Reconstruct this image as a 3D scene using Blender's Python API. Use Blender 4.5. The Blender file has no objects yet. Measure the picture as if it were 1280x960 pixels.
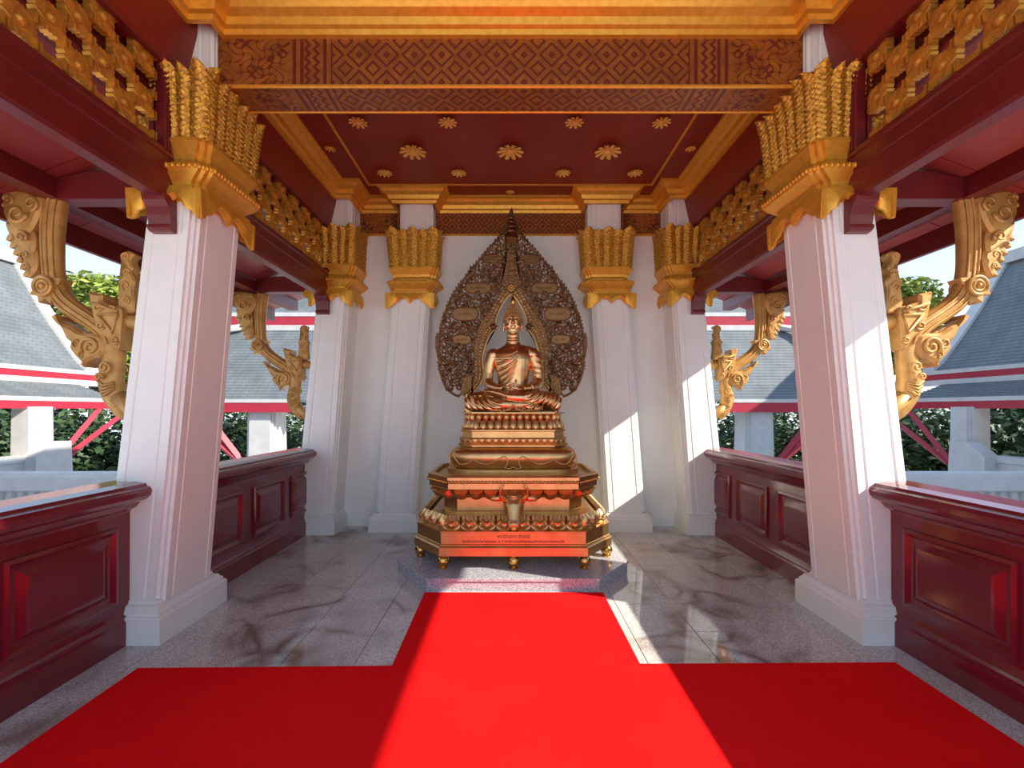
import bpy, bmesh, math, random
from mathutils import Vector, Matrix
PI = math.pi
SC = bpy.context.scene
COL = SC.collection

# ------------------------------------------------------------------ camera, light, exposure
cam_d = bpy.data.cameras.new('camera')
cam = bpy.data.objects.new('camera', cam_d)
COL.objects.link(cam)
cam.location = (0, 0, 1.5)
cam.rotation_euler = (PI/2, 0, 0)
cam_d.sensor_width = 36
cam_d.lens = 570/1280*36
cam_d.shift_x = 2/1280
cam_d.shift_y = 32/1280
cam_d.clip_start = 0.02
cam_d.clip_end = 300
SC.camera = cam

SUN_DIR = Vector((-1.0, 0.42, -0.69)).normalized()      # the way the light travels
world = bpy.data.worlds.new('sky')
SC.world = world
world.use_nodes = True
wn = world.node_tree
wn.nodes.clear()
tc = wn.nodes.new('ShaderNodeTexCoord')
sp = wn.nodes.new('ShaderNodeSeparateXYZ')
wn.links.new(tc.outputs['Generated'], sp.inputs[0])
cr = wn.nodes.new('ShaderNodeValToRGB')                 # hazy morning sky: pale at the horizon, blue overhead
for k, (p_, c_) in enumerate(((0.0, (.82, .88, .93)), (.12, (.64, .79, .96)), (.35, (.45, .65, .95)), (1.0, (.34, .54, .92)))):
    if k > 1: cr.color_ramp.elements.new(p_)
    cr.color_ramp.elements[k].position = p_
    cr.color_ramp.elements[k].color = (*c_, 1)
wn.links.new(sp.outputs[2], cr.inputs[0])
bg = wn.nodes.new('ShaderNodeBackground')
bg.inputs['Strength'].default_value = 0.62
wo = wn.nodes.new('ShaderNodeOutputWorld')
wn.links.new(cr.outputs[0], bg.inputs[0])
wn.links.new(bg.outputs[0], wo.inputs[0])

sun_d = bpy.data.lights.new('sun', 'SUN')
sun_d.energy = 3.9
sun_d.color = (1.0, 0.93, 0.82)
sun_d.angle = math.radians(0.6)
sun = bpy.data.objects.new('sun', sun_d)
sun.location = (20, -9, 14)
sun.rotation_euler = SUN_DIR.to_track_quat('-Z', 'Y').to_euler()
COL.objects.link(sun)

vs = SC.view_settings
vs.view_transform = 'Standard'
vs.look = 'None'
vs.gamma = 1
vs.use_curve_mapping = False
vs.exposure = 1.4

# ------------------------------------------------------------------ materials
class NT:
    def __init__(self, name):
        self.m = bpy.data.materials.new(name)
        self.m.use_nodes = True
        self.t = self.m.node_tree
        self.b = self.t.nodes['Principled BSDF']
    def n(self, kind, **kw):
        nd = self.t.nodes.new(kind)
        for k, v in kw.items():
            if k.startswith('i_'):
                key = k[2:]
                nd.inputs[int(key) if key.isdigit() else key].default_value = v
            else:
                setattr(nd, k, v)
        return nd
    def l(self, a, b):
        self.t.links.new(a, b)
    def math(self, op, a, b=None, c=None):
        nd = self.n('ShaderNodeMath', operation=op)
        for i, x in enumerate((a, b, c)):
            if x is None: continue
            if isinstance(x, (int, float)): nd.inputs[i].default_value = x
            else: self.l(x, nd.inputs[i])
        return nd.outputs[0]
    def pos(self):
        return self.n('ShaderNodeNewGeometry').outputs['Position']
    def sep(self):
        s = self.n('ShaderNodeSeparateXYZ')
        self.l(self.pos(), s.inputs[0])
        return s.outputs
    def noise(self, scale, detail=3, vec=None, rough=0.5, dist=0.0):
        nd = self.n('ShaderNodeTexNoise')
        nd.inputs['Scale'].default_value = scale
        nd.inputs['Detail'].default_value = detail
        nd.inputs['Roughness'].default_value = rough
        nd.inputs['Distortion'].default_value = dist
        self.l(vec if vec is not None else self.pos(), nd.inputs['Vector'])
        return nd.outputs[0]
    def ramp(self, fac, stops):
        nd = self.n('ShaderNodeValToRGB')
        e = nd.color_ramp.elements
        while len(e) < len(stops): e.new(0.5)
        for i, (p, c) in enumerate(stops):
            e[i].position = p
            e[i].color = (c[0], c[1], c[2], 1)
        self.l(fac, nd.inputs[0])
        return nd.outputs[0]
    def mix(self, fac, a, b):
        nd = self.n('ShaderNodeMix', data_type='RGBA')
        if isinstance(fac, (int, float)): nd.inputs[0].default_value = fac
        else: self.l(fac, nd.inputs[0])
        for i, x in ((6, a), (7, b)):
            if isinstance(x, tuple): nd.inputs[i].default_value = (x[0], x[1], x[2], 1)
            else: self.l(x, nd.inputs[i])
        return nd.outputs[2]
    def bump(self, h, strength=0.3, dist=0.01):
        nd = self.n('ShaderNodeBump')
        nd.inputs['Strength'].default_value = strength
        nd.inputs['Distance'].default_value = dist
        self.l(h, nd.inputs['Height'])
        self.l(nd.outputs[0], self.b.inputs['Normal'])
    def set(self, **kw):
        names = dict(color='Base Color', rough='Roughness', metal='Metallic', spec='Specular IOR Level',
                     coat='Coat Weight', coat_rough='Coat Roughness', sheen='Sheen Weight')
        for k, v in kw.items():
            s = self.b.inputs[names[k]]
            if isinstance(v, tuple): s.default_value = (v[0], v[1], v[2], 1)
            elif isinstance(v, (int, float)): s.default_value = v
            else: self.l(v, s)
        return self

def vary(name, c0, c1, rough, metal=0.0, scale=6.0, bump=0.0, bscale=40.0, bdist=0.005, **kw):
    t = NT(name)
    f = t.noise(scale, 4)
    t.set(color=t.ramp(f, [(0.3, c0), (0.7, c1)]), rough=rough, metal=metal, **kw)
    if bump: t.bump(t.noise(bscale, 3), bump, bdist)
    return t.m

M = {}
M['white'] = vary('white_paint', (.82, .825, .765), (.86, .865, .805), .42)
M['far_white'] = vary('dimmed_outdoor_white', (.46, .445, .42), (.54, .52, .50), .6)  # outdoor white, darkened in its colour to hold down sunlit brightness
M['red'] = vary('red_lacquer', (.15, .011, .021), (.19, .014, .026), .16, scale=3, bump=.015, bscale=6, coat=.4, coat_rough=.08)
M['ceil_red'] = vary('ceiling_red_paint', (.20, .014, .004), (.24, .017, .005), .45, scale=2)
M['beam_red'] = vary('dark_red_timber', (.125, .010, .011), (.16, .013, .013), .34, scale=5, bump=.06, bscale=24)
M['soffit'] = vary('soffit_red_board', (.26, .03, .027), (.32, .04, .034), .42, scale=4)
M['far_red'] = vary('bright_red_timber', (.34, .013, .03), (.40, .018, .036), .45)
M['gold'] = vary('gold_leaf', (.70, .335, .03), (.82, .43, .05), .38, .5, scale=22, bump=.25, bscale=60, bdist=.004)
M['shaded_carving_gold'] = vary('gold_leaf_painted_crevices', (.40, .17, .012), (.92, .52, .07), .34, .5, scale=48, bump=.9, bscale=52, bdist=.012)  # colour contrast stands in for shade in the carved crevices
M['rosette_gold'] = vary('light_lifted_gold', (.80, .45, .07), (.90, .55, .12), .45, .25, scale=30)  # gold raised in colour to make up for dim light at the ceiling
M['gold_dark'] = vary('aged_gold_leaf', (.48, .22, .03), (.72, .36, .045), .42, .5, scale=18, bump=.35, bscale=45, bdist=.006)
M['naga_gold'] = vary('ochre_gold_paint', (.42, .21, .05), (.58, .31, .085), .45, .3, scale=12, bump=.3, bscale=30, bdist=.006)
M['bronze'] = vary('polished_bronze', (.60, .36, .14), (.74, .47, .20), .36, 1.0, scale=9, bump=.04, bscale=40)
M['statue_bronze'] = vary('golden_bronze', (.66, .40, .17), (.80, .52, .25), .32, 1.0, scale=8)
M['plaque'] = vary('dull_bronze_plate', (.20, .10, .04), (.28, .145, .06), .42, .9, scale=20)
M['bronze_brass'] = vary('polished_brass', (.62, .33, .08), (.74, .42, .12), .2, 1.0, scale=5)
M['bronze_dark'] = vary('dark_bronze', (.13, .062, .024), (.28, .14, .058), .36, .9, scale=30, bump=.7, bscale=55, bdist=.010)
M['bark'] = vary('bark', (.09, .06, .04), (.16, .11, .07), .9, scale=10)
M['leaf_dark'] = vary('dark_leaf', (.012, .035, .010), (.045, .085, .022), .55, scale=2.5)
M['leaf_light'] = vary('sunlit_tone_leaf', (.10, .16, .02), (.30, .34, .05), .5, scale=2.5)  # sunlit yellow-green put into the leaf colour itself
M['paving'] = vary('pale_bounce_paving', (.74, .71, .66), (.80, .77, .72), .7, scale=2)  # out-of-view ground, made pale to bounce sunlight up into the pavilion
M['ink'] = vary('engraved_ink', (.05, .012, .006), (.07, .016, .008), .6)
M['grout'] = vary('dark_grout', (.045, .038, .035), (.06, .05, .045), .7)

def mat_tile():
    t = NT('polished_granite_tile')
    sp = t.n('ShaderNodeTexVoronoi'); sp.inputs['Scale'].default_value = 150
    t.l(t.pos(), sp.inputs['Vector'])
    base = t.ramp(sp.outputs['Color'], [(0.1, (.36, .33, .29)), (0.45, (.58, .55, .49)), (0.9, (.80, .77, .70))])
    blot = t.noise(2.2, 4)
    base = t.mix(t.math('MULTIPLY', t.math('SUBTRACT', blot, .38), 1.0), base, (.30, .245, .22))
    # brown water marks with a rim, only in some places
    d = t.noise(1.9, 1.5, dist=.7)
    rim = t.ramp(t.math('ABSOLUTE', t.math('SUBTRACT', d, .5)), [(0.0, (1, 1, 1)), (0.025, (.75, .75, .75)), (0.07, (.25, .25, .25)), (0.13, (0, 0, 0))])
    place = t.ramp(t.noise(1.1, 2), [(0.47, (0, 0, 0)), (0.58, (1, 1, 1))])
    stain = t.math('MULTIPLY', t.math('MULTIPLY', rim, place), .8)
    col = t.mix(stain, base, (.15, .075, .04))
    t.set(color=col, rough=t.math('ADD', .035, t.math('MULTIPLY', blot, .06)), spec=.6)
    return t.m
M['tile'] = mat_tile()

def mat_granite():
    t = NT('grey_speckled_granite')
    sp = t.n('ShaderNodeTexVoronoi'); sp.inputs['Scale'].default_value = 170
    t.l(t.pos(), sp.inputs['Vector'])
    c = t.ramp(sp.outputs['Color'], [(0.1, (.14, .14, .16)), (0.4, (.33, .33, .36)), (0.9, (.62, .61, .62))])
    t.set(color=c, rough=.13, spec=.55)
    return t.m
M['granite'] = mat_granite()

def mat_carpet():
    t = NT('red_carpet_pile')
    f = t.noise(220, 2)
    g = t.noise(1.6, 3)
    c = t.ramp(t.math('ADD', t.math('MULTIPLY', f, .5), t.math('MULTIPLY', g, .5)),
               [(0.3, (.80, .009, .010)), (0.7, (.94, .014, .014))])
    t.set(color=c, rough=1.0, spec=.0)
    t.bump(f, .5, .004)
    return t.m
M['carpet'] = mat_carpet()

def mat_lattice(name, period, ends):
    """stencilled gold lozenges on dark red; ends: (x where the border stripes start, x where the floral end starts)"""
    t = NT(name)
    s = t.sep()
    v = t.math('ADD', s[2], s[1])
    p = t.math('DIVIDE', s[0], period)
    q = t.math('DIVIDE', v, period)
    def tri(x):
        return t.math('ABSOLUTE', t.math('SUBTRACT', t.math('FRACT', x), .5))
    d = t.math('ADD', tri(p), tri(q))
    lines = t.math('GREATER_THAN', t.math('SINE', t.math('MULTIPLY', d, 2*PI*3)), .45)
    fine = t.math('GREATER_THAN', t.noise(90, 2), .55)
    lat = t.math('MAXIMUM', lines, t.math('MULTIPLY', fine, .35))
    gold = t.ramp(t.noise(14, 3), [(0.3, (.26, .095, .018)), (0.7, (.42, .16, .03))])
    if ends:
        ax = t.math('ABSOLUTE', s[0])
        st = t.math('GREATER_THAN', t.math('SINE', t.math('MULTIPLY', ax, 2*PI/.052)), .1)
        zz = t.math('GREATER_THAN', t.math('SINE', t.math('MULTIPLY', t.math('ADD', tri(t.math('DIVIDE', v, .06)), t.math('DIVIDE', ax, .06)), 2*PI)), .2)
        mid = t.math('MULTIPLY', t.math('GREATER_THAN', ax, ends[0]+.08), t.math('LESS_THAN', ax, ends[0]+.19))
        st2 = t.math('ADD', t.math('MULTIPLY', st, t.math('SUBTRACT', 1, mid)), t.math('MULTIPLY', zz, mid))
        w1 = t.math('SINE', t.math('ADD', t.math('MULTIPLY', ax, 52), t.math('MULTIPLY', t.math('SINE', t.math('MULTIPLY', v, 46)), 2.2)))
        w2 = t.math('SINE', t.math('ADD', t.math('MULTIPLY', v, 58), t.math('MULTIPLY', t.math('SINE', t.math('MULTIPLY', ax, 38)), 2.4)))
        fl = t.math('LESS_THAN', t.math('ABSOLUTE', t.math('ADD', w1, w2)), .33)
        in1 = t.math('GREATER_THAN', ax, ends[0])
        in2 = t.math('GREATER_THAN', ax, ends[1])
        m1 = t.math('ADD', t.math('MULTIPLY', lat, t.math('SUBTRACT', 1, in1)), t.math('MULTIPLY', st2, in1))
        lat = t.math('ADD', t.math('MULTIPLY', m1, t.math('SUBTRACT', 1, in2)), t.math('MULTIPLY', fl, in2))
    col = t.mix(lat, gold, (.13, .018, .008))
    t.set(color=col, rough=.42, metal=t.math('MULTIPLY', t.math('SUBTRACT', 1, lat), .45))
    return t.m
M['beam_lattice'] = mat_lattice('stencilled_lozenge_beam', .187, (1.21, 1.50))
M['wall_lattice'] = mat_lattice('stencilled_lozenge_frieze', .166, (1.40, 1.52))

def mat_roof():
    t = NT('grey_roof_tiles')
    s = t.sep()
    a = t.math('ADD', s[0], s[1])
    row = t.math('FLOOR', t.math('DIVIDE', s[2], .085))
    x = t.math('ADD', t.math('DIVIDE', a, .17), t.math('MULTIPLY', t.math('MODULO', row, 2.0), .5))
    e = t.math('ABSOLUTE', t.math('SUBTRACT', t.math('FRACT', x), .5))
    f = t.noise(3, 3)
    c = t.ramp(f, [(0.3, (.10, .112, .117)), (0.7, (.145, .16, .163))])
    c = t.mix(t.math('MULTIPLY', t.math('GREATER_THAN', e, .42), .55), c, (.08, .09, .10))
    t.set(color=c, rough=.6)
    return t.m
M['roof'] = mat_roof()

# ------------------------------------------------------------------ mesh helpers
def NB(): return bmesh.new()

def wloc(o):
    v = Vector((0, 0, 0))
    while o is not None:
        v += o.location
        o = o.parent
    return v

def obj(name, bm, mat, parent=None, smooth=False, angle=None, fix=True):
    """one mesh object; the bmesh holds world coordinates"""
    if fix: bmesh.ops.recalc_face_normals(bm, faces=bm.faces)
    if parent is not None:
        bmesh.ops.translate(bm, verts=bm.verts, vec=-wloc(parent))
    me = bpy.data.meshes.new(name)
    if smooth:
        for f in bm.faces: f.smooth = True
        if angle is not None:
            ca = math.radians(angle)
            for e in bm.edges:
                if len(e.link_faces) == 2 and e.calc_face_angle(0) > ca: e.smooth = False
    bm.to_mesh(me)
    bm.free()
    if mat is not None: me.materials.append(M[mat] if isinstance(mat, str) else mat)
    o = bpy.data.objects.new(name, me)
    COL.objects.link(o)
    o.parent = parent
    return o

def tag(o, label, cat, group=None):
    o['label'] = label
    o['category'] = cat
    if group: o['group'] = group
    return o

def thing(name, label, cat, loc, group=None):
    o = bpy.data.objects.new(name, None)
    o.empty_display_size = .1
    COL.objects.link(o)
    o.location = loc
    return tag(o, label, cat, group)

def struct(o):
    o['kind'] = 'structure'
    return o

def place(name, me, parent, loc=(0, 0, 0), rot=None, scale=None, mtx=None):
    """another object on a shared mesh; loc is world"""
    o = bpy.data.objects.new(name, me)
    COL.objects.link(o)
    o.parent = parent
    if mtx is not None:
        base = wloc(parent) if parent is not None else Vector((0, 0, 0))
        o.matrix_local = Matrix.Translation(-base) @ mtx
    else:
        o.location = Vector(loc) - (wloc(parent) if parent is not None else Vector((0, 0, 0)))
        if rot: o.rotation_euler = rot
        if scale: o.scale = scale
    return o

def copy_tree(o, parent=None):
    c = o.copy()
    COL.objects.link(c)
    c.parent = parent
    for ch in [x for x in o.children]: copy_tree(ch, c)
    return c

def split(name, bm, mat, parent=None, smooth=False, angle=None):
    """every loose piece of the bmesh as an object of its own"""
    bmesh.ops.recalc_face_normals(bm, faces=bm.faces)
    bm.verts.ensure_lookup_table(); bm.verts.index_update()
    seen = set(); out = []
    for v0 in bm.verts:
        if v0.index in seen: continue
        st = [v0]; seen.add(v0.index); isl = []
        while st:
            v = st.pop(); isl.append(v)
            for e in v.link_edges:
                w = e.other_vert(v)
                if w.index not in seen: seen.add(w.index); st.append(w)
        b2 = NB(); mp = {v.index: b2.verts.new(v.co) for v in isl}
        for f in {f for v in isl for f in v.link_faces}: b2.faces.new([mp[v.index] for v in f.verts])
        out.append(obj(name, b2, mat, parent, smooth, angle))
    bm.free()
    return out

def stuff(o):
    o['kind'] = 'stuff'
    return o

def mesh_of(bm, name, mat, smooth=False, angle=None):
    o = obj(name, bm, mat, None, smooth, angle)
    me = o.data
    bpy.data.objects.remove(o)
    return me

def box(bm, x0, x1, y0, y1, z0, z1, bev=0.0):
    vs_ = [bm.verts.new((x, y, z)) for z in (z0, z1) for x, y in ((x0, y0), (x1, y0), (x1, y1), (x0, y1))]
    fs = [(3, 2, 1, 0), (4, 5, 6, 7), (0, 1, 5, 4), (1, 2, 6, 5), (2, 3, 7, 6), (3, 0, 4, 7)]
    new = [bm.faces.new([vs_[i] for i in f]) for f in fs]
    if bev:
        es = list({e for f in new for e in f.edges})
        bmesh.ops.bevel(bm, geom=es, offset=bev, segments=1, affect='EDGES', profile=.5)

def loft(bm, rings, closed=True, caps=True):
    vr = [[bm.verts.new(p) for p in r] for r in rings]
    n = len(vr[0])
    for a, b in zip(vr, vr[1:]):
        for i in range(n if closed else n-1):
            j = (i+1) % n
            bm.faces.new((a[i], a[j], b[j], b[i]))
    if caps and closed:
        bm.faces.new(list(reversed(vr[0])))
        bm.faces.new(vr[-1])
    return vr

def tube(bm, pts, rad, n=8, flat=None, caps=True):
    """rad: number, or list of radii; flat: (a, b) scale of the two section axes"""
    P = [Vector(p) for p in pts]
    R = rad if isinstance(rad, (list, tuple)) else [rad]*len(P)
    T = []
    for i in range(len(P)):
        d = P[min(i+1, len(P)-1)] - P[max(i-1, 0)]
        T.append(d.normalized() if d.length > 1e-9 else Vector((0, 0, 1)))
    up = Vector((0, 1, 0)) if abs(T[0].y) < .9 else Vector((1, 0, 0))
    U = (up - T[0]*up.dot(T[0])).normalized()
    fa, fb = flat or (1, 1)
    rings = []
    for p, t, r in zip(P, T, R):
        U = (U - t*U.dot(t)).normalized()
        V = t.cross(U)
        rings.append([p + U*(math.cos(2*PI*k/n)*r*fa) + V*(math.sin(2*PI*k/n)*r*fb) for k in range(n)])
    loft(bm, rings, True, caps)

def ell(bm, c, r, seg=16, rings=10, rot=None):
    mt = Matrix.Translation(c)
    if rot is not None: mt = mt @ rot.to_4x4()
    mt = mt @ Matrix.Diagonal((r[0], r[1], r[2], 1))
    bmesh.ops.create_uvsphere(bm, u_segments=seg, v_segments=rings, radius=1, matrix=mt)

def lathe(bm, c, prof, n=20):
    rings = [[(c[0]+math.cos(2*PI*k/n)*max(r, 1e-4), c[1]+math.sin(2*PI*k/n)*max(r, 1e-4), c[2]+z) for k in range(n)] for r, z in prof]
    loft(bm, rings)

def catmull(pts, k=6, closed=False):
    P = [Vector(p) for p in pts]
    n = len(P)
    out = []
    for i in range(n if closed else n-1):
        g = lambda j: P[j % n] if closed else P[max(0, min(n-1, j))]
        a, b, c, d = g(i-1), g(i), g(i+1), g(i+2)
        for s in range(k):
            t = s/k
            out.append(.5*((2*b) + (c-a)*t + (2*a-5*b+4*c-d)*t*t + (3*b-a-3*c+d)*t**3))
    if not closed: out.append(P[-1])
    return out

def sweep(bm, path, prof, closed=False):
    """prof (offset to the right of the path, z) carried along a plan path with mitred corners; for a counter-clockwise closed path + is outwards"""
    P = [Vector((p[0], p[1])) for p in path]
    n = len(P)
    rings = []
    for i in range(n):
        pv = P[i-1] if (closed or i > 0) else None
        nx = P[(i+1) % n] if (closed or i < n-1) else None
        nn = []
        if pv is not None:
            d = (P[i]-pv).normalized(); nn.append(Vector((d.y, -d.x)))
        if nx is not None:
            d = (nx-P[i]).normalized(); nn.append(Vector((d.y, -d.x)))
        if len(nn) == 2:
            m = nn[0] + nn[1]
            m = nn[0] if m.length < 1e-6 else m / (1 + nn[0].dot(nn[1]))
        else: m = nn[0]
        rings.append([(P[i].x+m.x*o, P[i].y+m.y*o, z) for o, z in prof])
    vr = [[bm.verts.new(p) for p in r] for r in rings]
    k = len(prof)
    for i in range(n if closed else n-1):
        a, b = vr[i], vr[(i+1) % n]
        for j in range(k):
            jj = (j+1) % k
            bm.faces.new((a[j], b[j], b[jj], a[jj]))
    if not closed:
        bm.faces.new(list(reversed(vr[0]))); bm.faces.new(vr[-1])

def stack(bm, path, prof):
    """a solid from a CCW closed plan polygon, prof = (outward offset, z) from bottom to top"""
    P = [Vector((p[0], p[1])) for p in path]
    n = len(P)
    mit = []
    for i in range(n):
        d0 = (P[i]-P[i-1]).normalized(); d1 = (P[(i+1) % n]-P[i]).normalized()
        n0 = Vector((d0.y, -d0.x)); n1 = Vector((d1.y, -d1.x))
        mit.append((n0+n1)/(1+n0.dot(n1)))
    loft(bm, [[(P[i].x+mit[i].x*o, P[i].y+mit[i].y*o, z) for i in range(n)] for o, z in prof])

def plate(bm, poly, y0, y1, pillow=.012):
    """an outline in x,z extruded between y0 (front) and y1, with rounded front and back edges"""
    c = [Vector((p[0], p[1])) for p in poly]
    n = len(c)
    area = sum(c[i].x*c[(i+1) % n].y - c[(i+1) % n].x*c[i].y for i in range(n))
    if area < 0: c.reverse()
    ins = []
    for i in range(n):
        d = (c[(i+1) % n]-c[i-1])
        d = d.normalized() if d.length > 1e-9 else Vector((1, 0))
        ins.append(c[i]+Vector((-d.y, d.x))*pillow)
    q = pillow*.8
    rings = [[(p.x, y0, p.y) for p in ins], [(p.x, y0+q, p.y) for p in c], [(p.x, y1-q, p.y) for p in c], [(p.x, y1, p.y) for p in ins]]
    vr = [[bm.verts.new(p) for p in r] for r in rings]
    for a, b in zip(vr, vr[1:]):
        for i in range(n):
            j = (i+1) % n
            bm.faces.new((a[i], a[j], b[j], b[i]))
    f0 = bm.faces.new(vr[0]); f1 = bm.faces.new(list(reversed(vr[-1])))
    bmesh.ops.triangulate(bm, faces=[f0, f1])

def spiral(cx, cz, r, turns=1.3, start=0.0, hand=1, n=16, tail=0.0):
    out = []
    for i in range(n+1):
        t = i/n
        a = start + hand*2*PI*turns*t
        rr = r*(1-.86*t)
        out.append((cx+math.cos(a)*rr, cz+math.sin(a)*rr))
    return out

def remeshed(name, bm, mat, parent, voxel, smooth_iter=2):
    bmesh.ops.recalc_face_normals(bm, faces=bm.faces)
    me = bpy.data.meshes.new('tmp')
    bm.to_mesh(me); bm.free()
    t = bpy.data.objects.new('tmp', me)
    COL.objects.link(t)
    md = t.modifiers.new('r', 'REMESH'); md.mode = 'VOXEL'; md.voxel_size = voxel; md.use_smooth_shade = True
    ms = t.modifiers.new('s', 'SMOOTH'); ms.factor = .5; ms.iterations = smooth_iter
    dg = bpy.context.evaluated_depsgraph_get()
    m2 = bpy.data.meshes.new_from_object(t.evaluated_get(dg))
    bpy.data.objects.remove(t); bpy.data.meshes.remove(me)
    b2 = NB(); b2.from_mesh(m2); bpy.data.meshes.remove(m2)
    return obj(name, b2, mat, parent, smooth=True, fix=False)

# ------------------------------------------------------------------ floor of separate tiles, wall, ceiling
rng = random.Random(5)
WY = 5.88          # back wall
CZ = 4.18          # ceiling height
TP = .4335         # tile pitch
bm = NB(); box(bm, -3.4, 3.4, -1.6, 6.2, -1.0, -.012)
floor = struct(obj('floor', bm, 'grout'))
bm = NB(); box(bm, -TP/2+.0016, TP/2-.0016, -TP/2+.0016, TP/2-.0016, -.013, 0, .0015)
tile_me = mesh_of(bm, 'floor_tile', 'tile')
# joints as measured: x of one joint line and y of one joint line
X0, Y0 = -.92, 3.085
for i in range(-4, 10):
    for j in range(-10, 7):
        cx_, cy_ = X0 + (i-.5)*TP - 0.0, Y0 + (j+.5)*TP
        if abs(cx_) > 2.75 or cy_ > 6.0 or cy_ < -1.3: continue
        place('floor_tile', tile_me, floor, (cx_, cy_, rng.uniform(-.0006, .0006)))

bm = NB(); box(bm, -2.46, 2.46, WY, WY+.2, -.01, 4.6)
wall = struct(obj('wall_back', bm, 'white'))
bm = NB(); box(bm, -2.05, 2.05, WY-.022, WY, 0, .10, .004)
struct(obj('baseboard_back', bm, 'white'))

# ceiling boards of both bays (the crossbeam hides the gap)
bm = NB(); box(bm, -2.5, 2.5, 3.2, WY+.1, CZ, CZ+.06)
ceil_rear = struct(obj('ceiling', bm, 'ceil_red'))
bm = NB(); box(bm, -2.5, 2.5, .3, 3.2, CZ, CZ+.06)
struct(obj('ceiling', bm, 'ceil_red'))
# thin gilt line let into the rear ceiling
bm = NB()
sweep(bm, [(-1.67, 3.62), (1.67, 3.62), (1.67, 5.42), (-1.67, 5.42)], [(0, CZ-.008), (.026, CZ-.008), (.026, CZ+.002), (0, CZ+.002)], True)
obj('gilt_line', bm, 'gold', ceil_rear)

# gilt cornices
CPROF = [(0, 4.02), (-.035, 4.02), (-.045, 4.05), (-.07, 4.06), (-.085, 4.10), (-.13, 4.125), (-.15, 4.15), (-.185, 4.16), (-.185, CZ), (0, CZ)]
def cornice(path, closed, name):
    bm = NB(); sweep(bm, path, CPROF, closed)
    return struct(obj(name, bm, 'gold'))
SX = 2.12
cornice([(-1.9, 3.36), (1.9, 3.36), (1.9, 3.5), (SX, 3.5), (SX, 5.46), (1.93, 5.46), (1.93, WY), (1.41, WY), (1.41, 5.60), (.94, 5.60), (.94, WY),
         (-.94, WY), (-.94, 5.60), (-1.41, 5.60), (-1.41, WY), (-1.93, WY), (-1.93, 5.46), (-SX, 5.46), (-SX, 3.5), (-1.9, 3.5)], True, 'trim_1')
cornice([(SX, .3), (SX, 2.98), (1.96, 2.98), (1.96, 3.1), (-1.96, 3.1), (-1.96, 2.98), (-SX, 2.98), (-SX, .3)], False, 'trim_2')

# stencilled frieze along the back wall, between the pilasters
def frieze(x0, x1):
    bm = NB(); box(bm, x0, x1, WY-.02, WY, 3.755, 4.03)
    f = struct(obj('trim_3', bm, 'wall_lattice'))
    bm = NB(); box(bm, x0, x1, WY-.03, WY, 3.735, 3.757, .004)
    obj('gilt_edge', bm, 'gold', f)
frieze(-1.0, 1.0); frieze(-2.05, -1.38); frieze(1.38, 2.05)

# crossbeam between the front columns
cb = thing('crossbeam', 'gold lozenge-patterned crossbeam spanning the two nearest white columns', 'beam', (0, 3.22, 3.69))
bm = NB(); box(bm, -1.99, 1.99, 3.1, 3.355, 3.69, 4.10)
obj('beam_body', bm, 'beam_lattice', cb)
bm = NB(); box(bm, -1.99, 1.99, 3.086, 3.106, 3.682, 3.706, .006)
obj('gilt_edge', bm, 'gold', cb)
bm = NB(); box(bm, -1.99, 1.99, 3.349, 3.367, 3.682, 3.706, .006)
obj('gilt_edge', bm, 'gold', cb)

# ceiling flowers
def petal_mesh(r, name):
    bm = NB()
    g = []
    for i in range(7):
        t = i/6
        w = (.07+.14*t)*r*(1 if t < .85 else math.sqrt(max(.05, 1-((t-.85)/.17)**2)))
        rr = r*(.25+.75*t)
        z = -r*(.10+.20*math.sin(PI*.5*t))
        g.append([bm.verts.new((rr, w*k, z-.07*r*(1-k*k))) for k in (-1, -.55, 0, .55, 1)])
    for a, b in zip(g, g[1:]):
        for k in range(4): bm.faces.new((a[k], a[k+1], b[k+1], b[k]))
    return mesh_of(bm, name, 'rosette_gold', True)
PM = {}
def rosette(x, y, r, n, label, grp):
    t = thing('ceiling_flower', label, 'ceiling ornament', (x, y, CZ), grp)
    key = round(r, 3)
    if key not in PM: PM[key] = (petal_mesh(r, 'petal'), petal_mesh(r*.55, 'inner_petal'))
    for k in range(n):
        o = place('petal', PM[key][0], t, (x, y, CZ), rot=(0, 0, 2*PI*k/n))
    if r > .06:
        for k in range(n):
            place('inner_petal', PM[key][1], t, (x, y, CZ-.012*r/.1), rot=(0, 0, 2*PI*(k+.5)/n))
    bm = NB(); lathe(bm, (x, y, CZ), [(r*.26, .0), (r*.27, -.10*r), (r*.28, -.14*r), (r*.28, -.34*r), (r*.18, -.42*r), (0, -.44*r)], 14)
    obj('boss', bm, 'rosette_gold', t, True, 50)
for x, w in ((-1.0, 'left'), (0, 'middle'), (1.0, 'right')):
    rosette(x, 4.68, .135, 10, f'large gilt lotus flower on the red ceiling, {w} one of the three', 'large flowers on the ceiling')
for x, w in ((-1.41, 'far left'), (-.58, 'inner left'), (.59, 'inner right'), (1.40, 'far right')):
    rosette(x, 4.22, .086, 10, f'medium gilt flower in the ceiling row next to the crossbeam, {w}', 'medium flowers on the ceiling')
    rosette(x, 5.12, .084, 10, f'medium gilt flower in the ceiling row behind the large flowers, {w}', 'medium flowers on the ceiling')
rosette(-1.84, 4.66, .055, 9, 'small gilt flower outside the ceiling line, beside the left cornice', 'small flowers on the ceiling border')
rosette(1.84, 4.66, .055, 9, 'small gilt flower outside the ceiling line, beside the right cornice', 'small flowers on the ceiling border')
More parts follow.
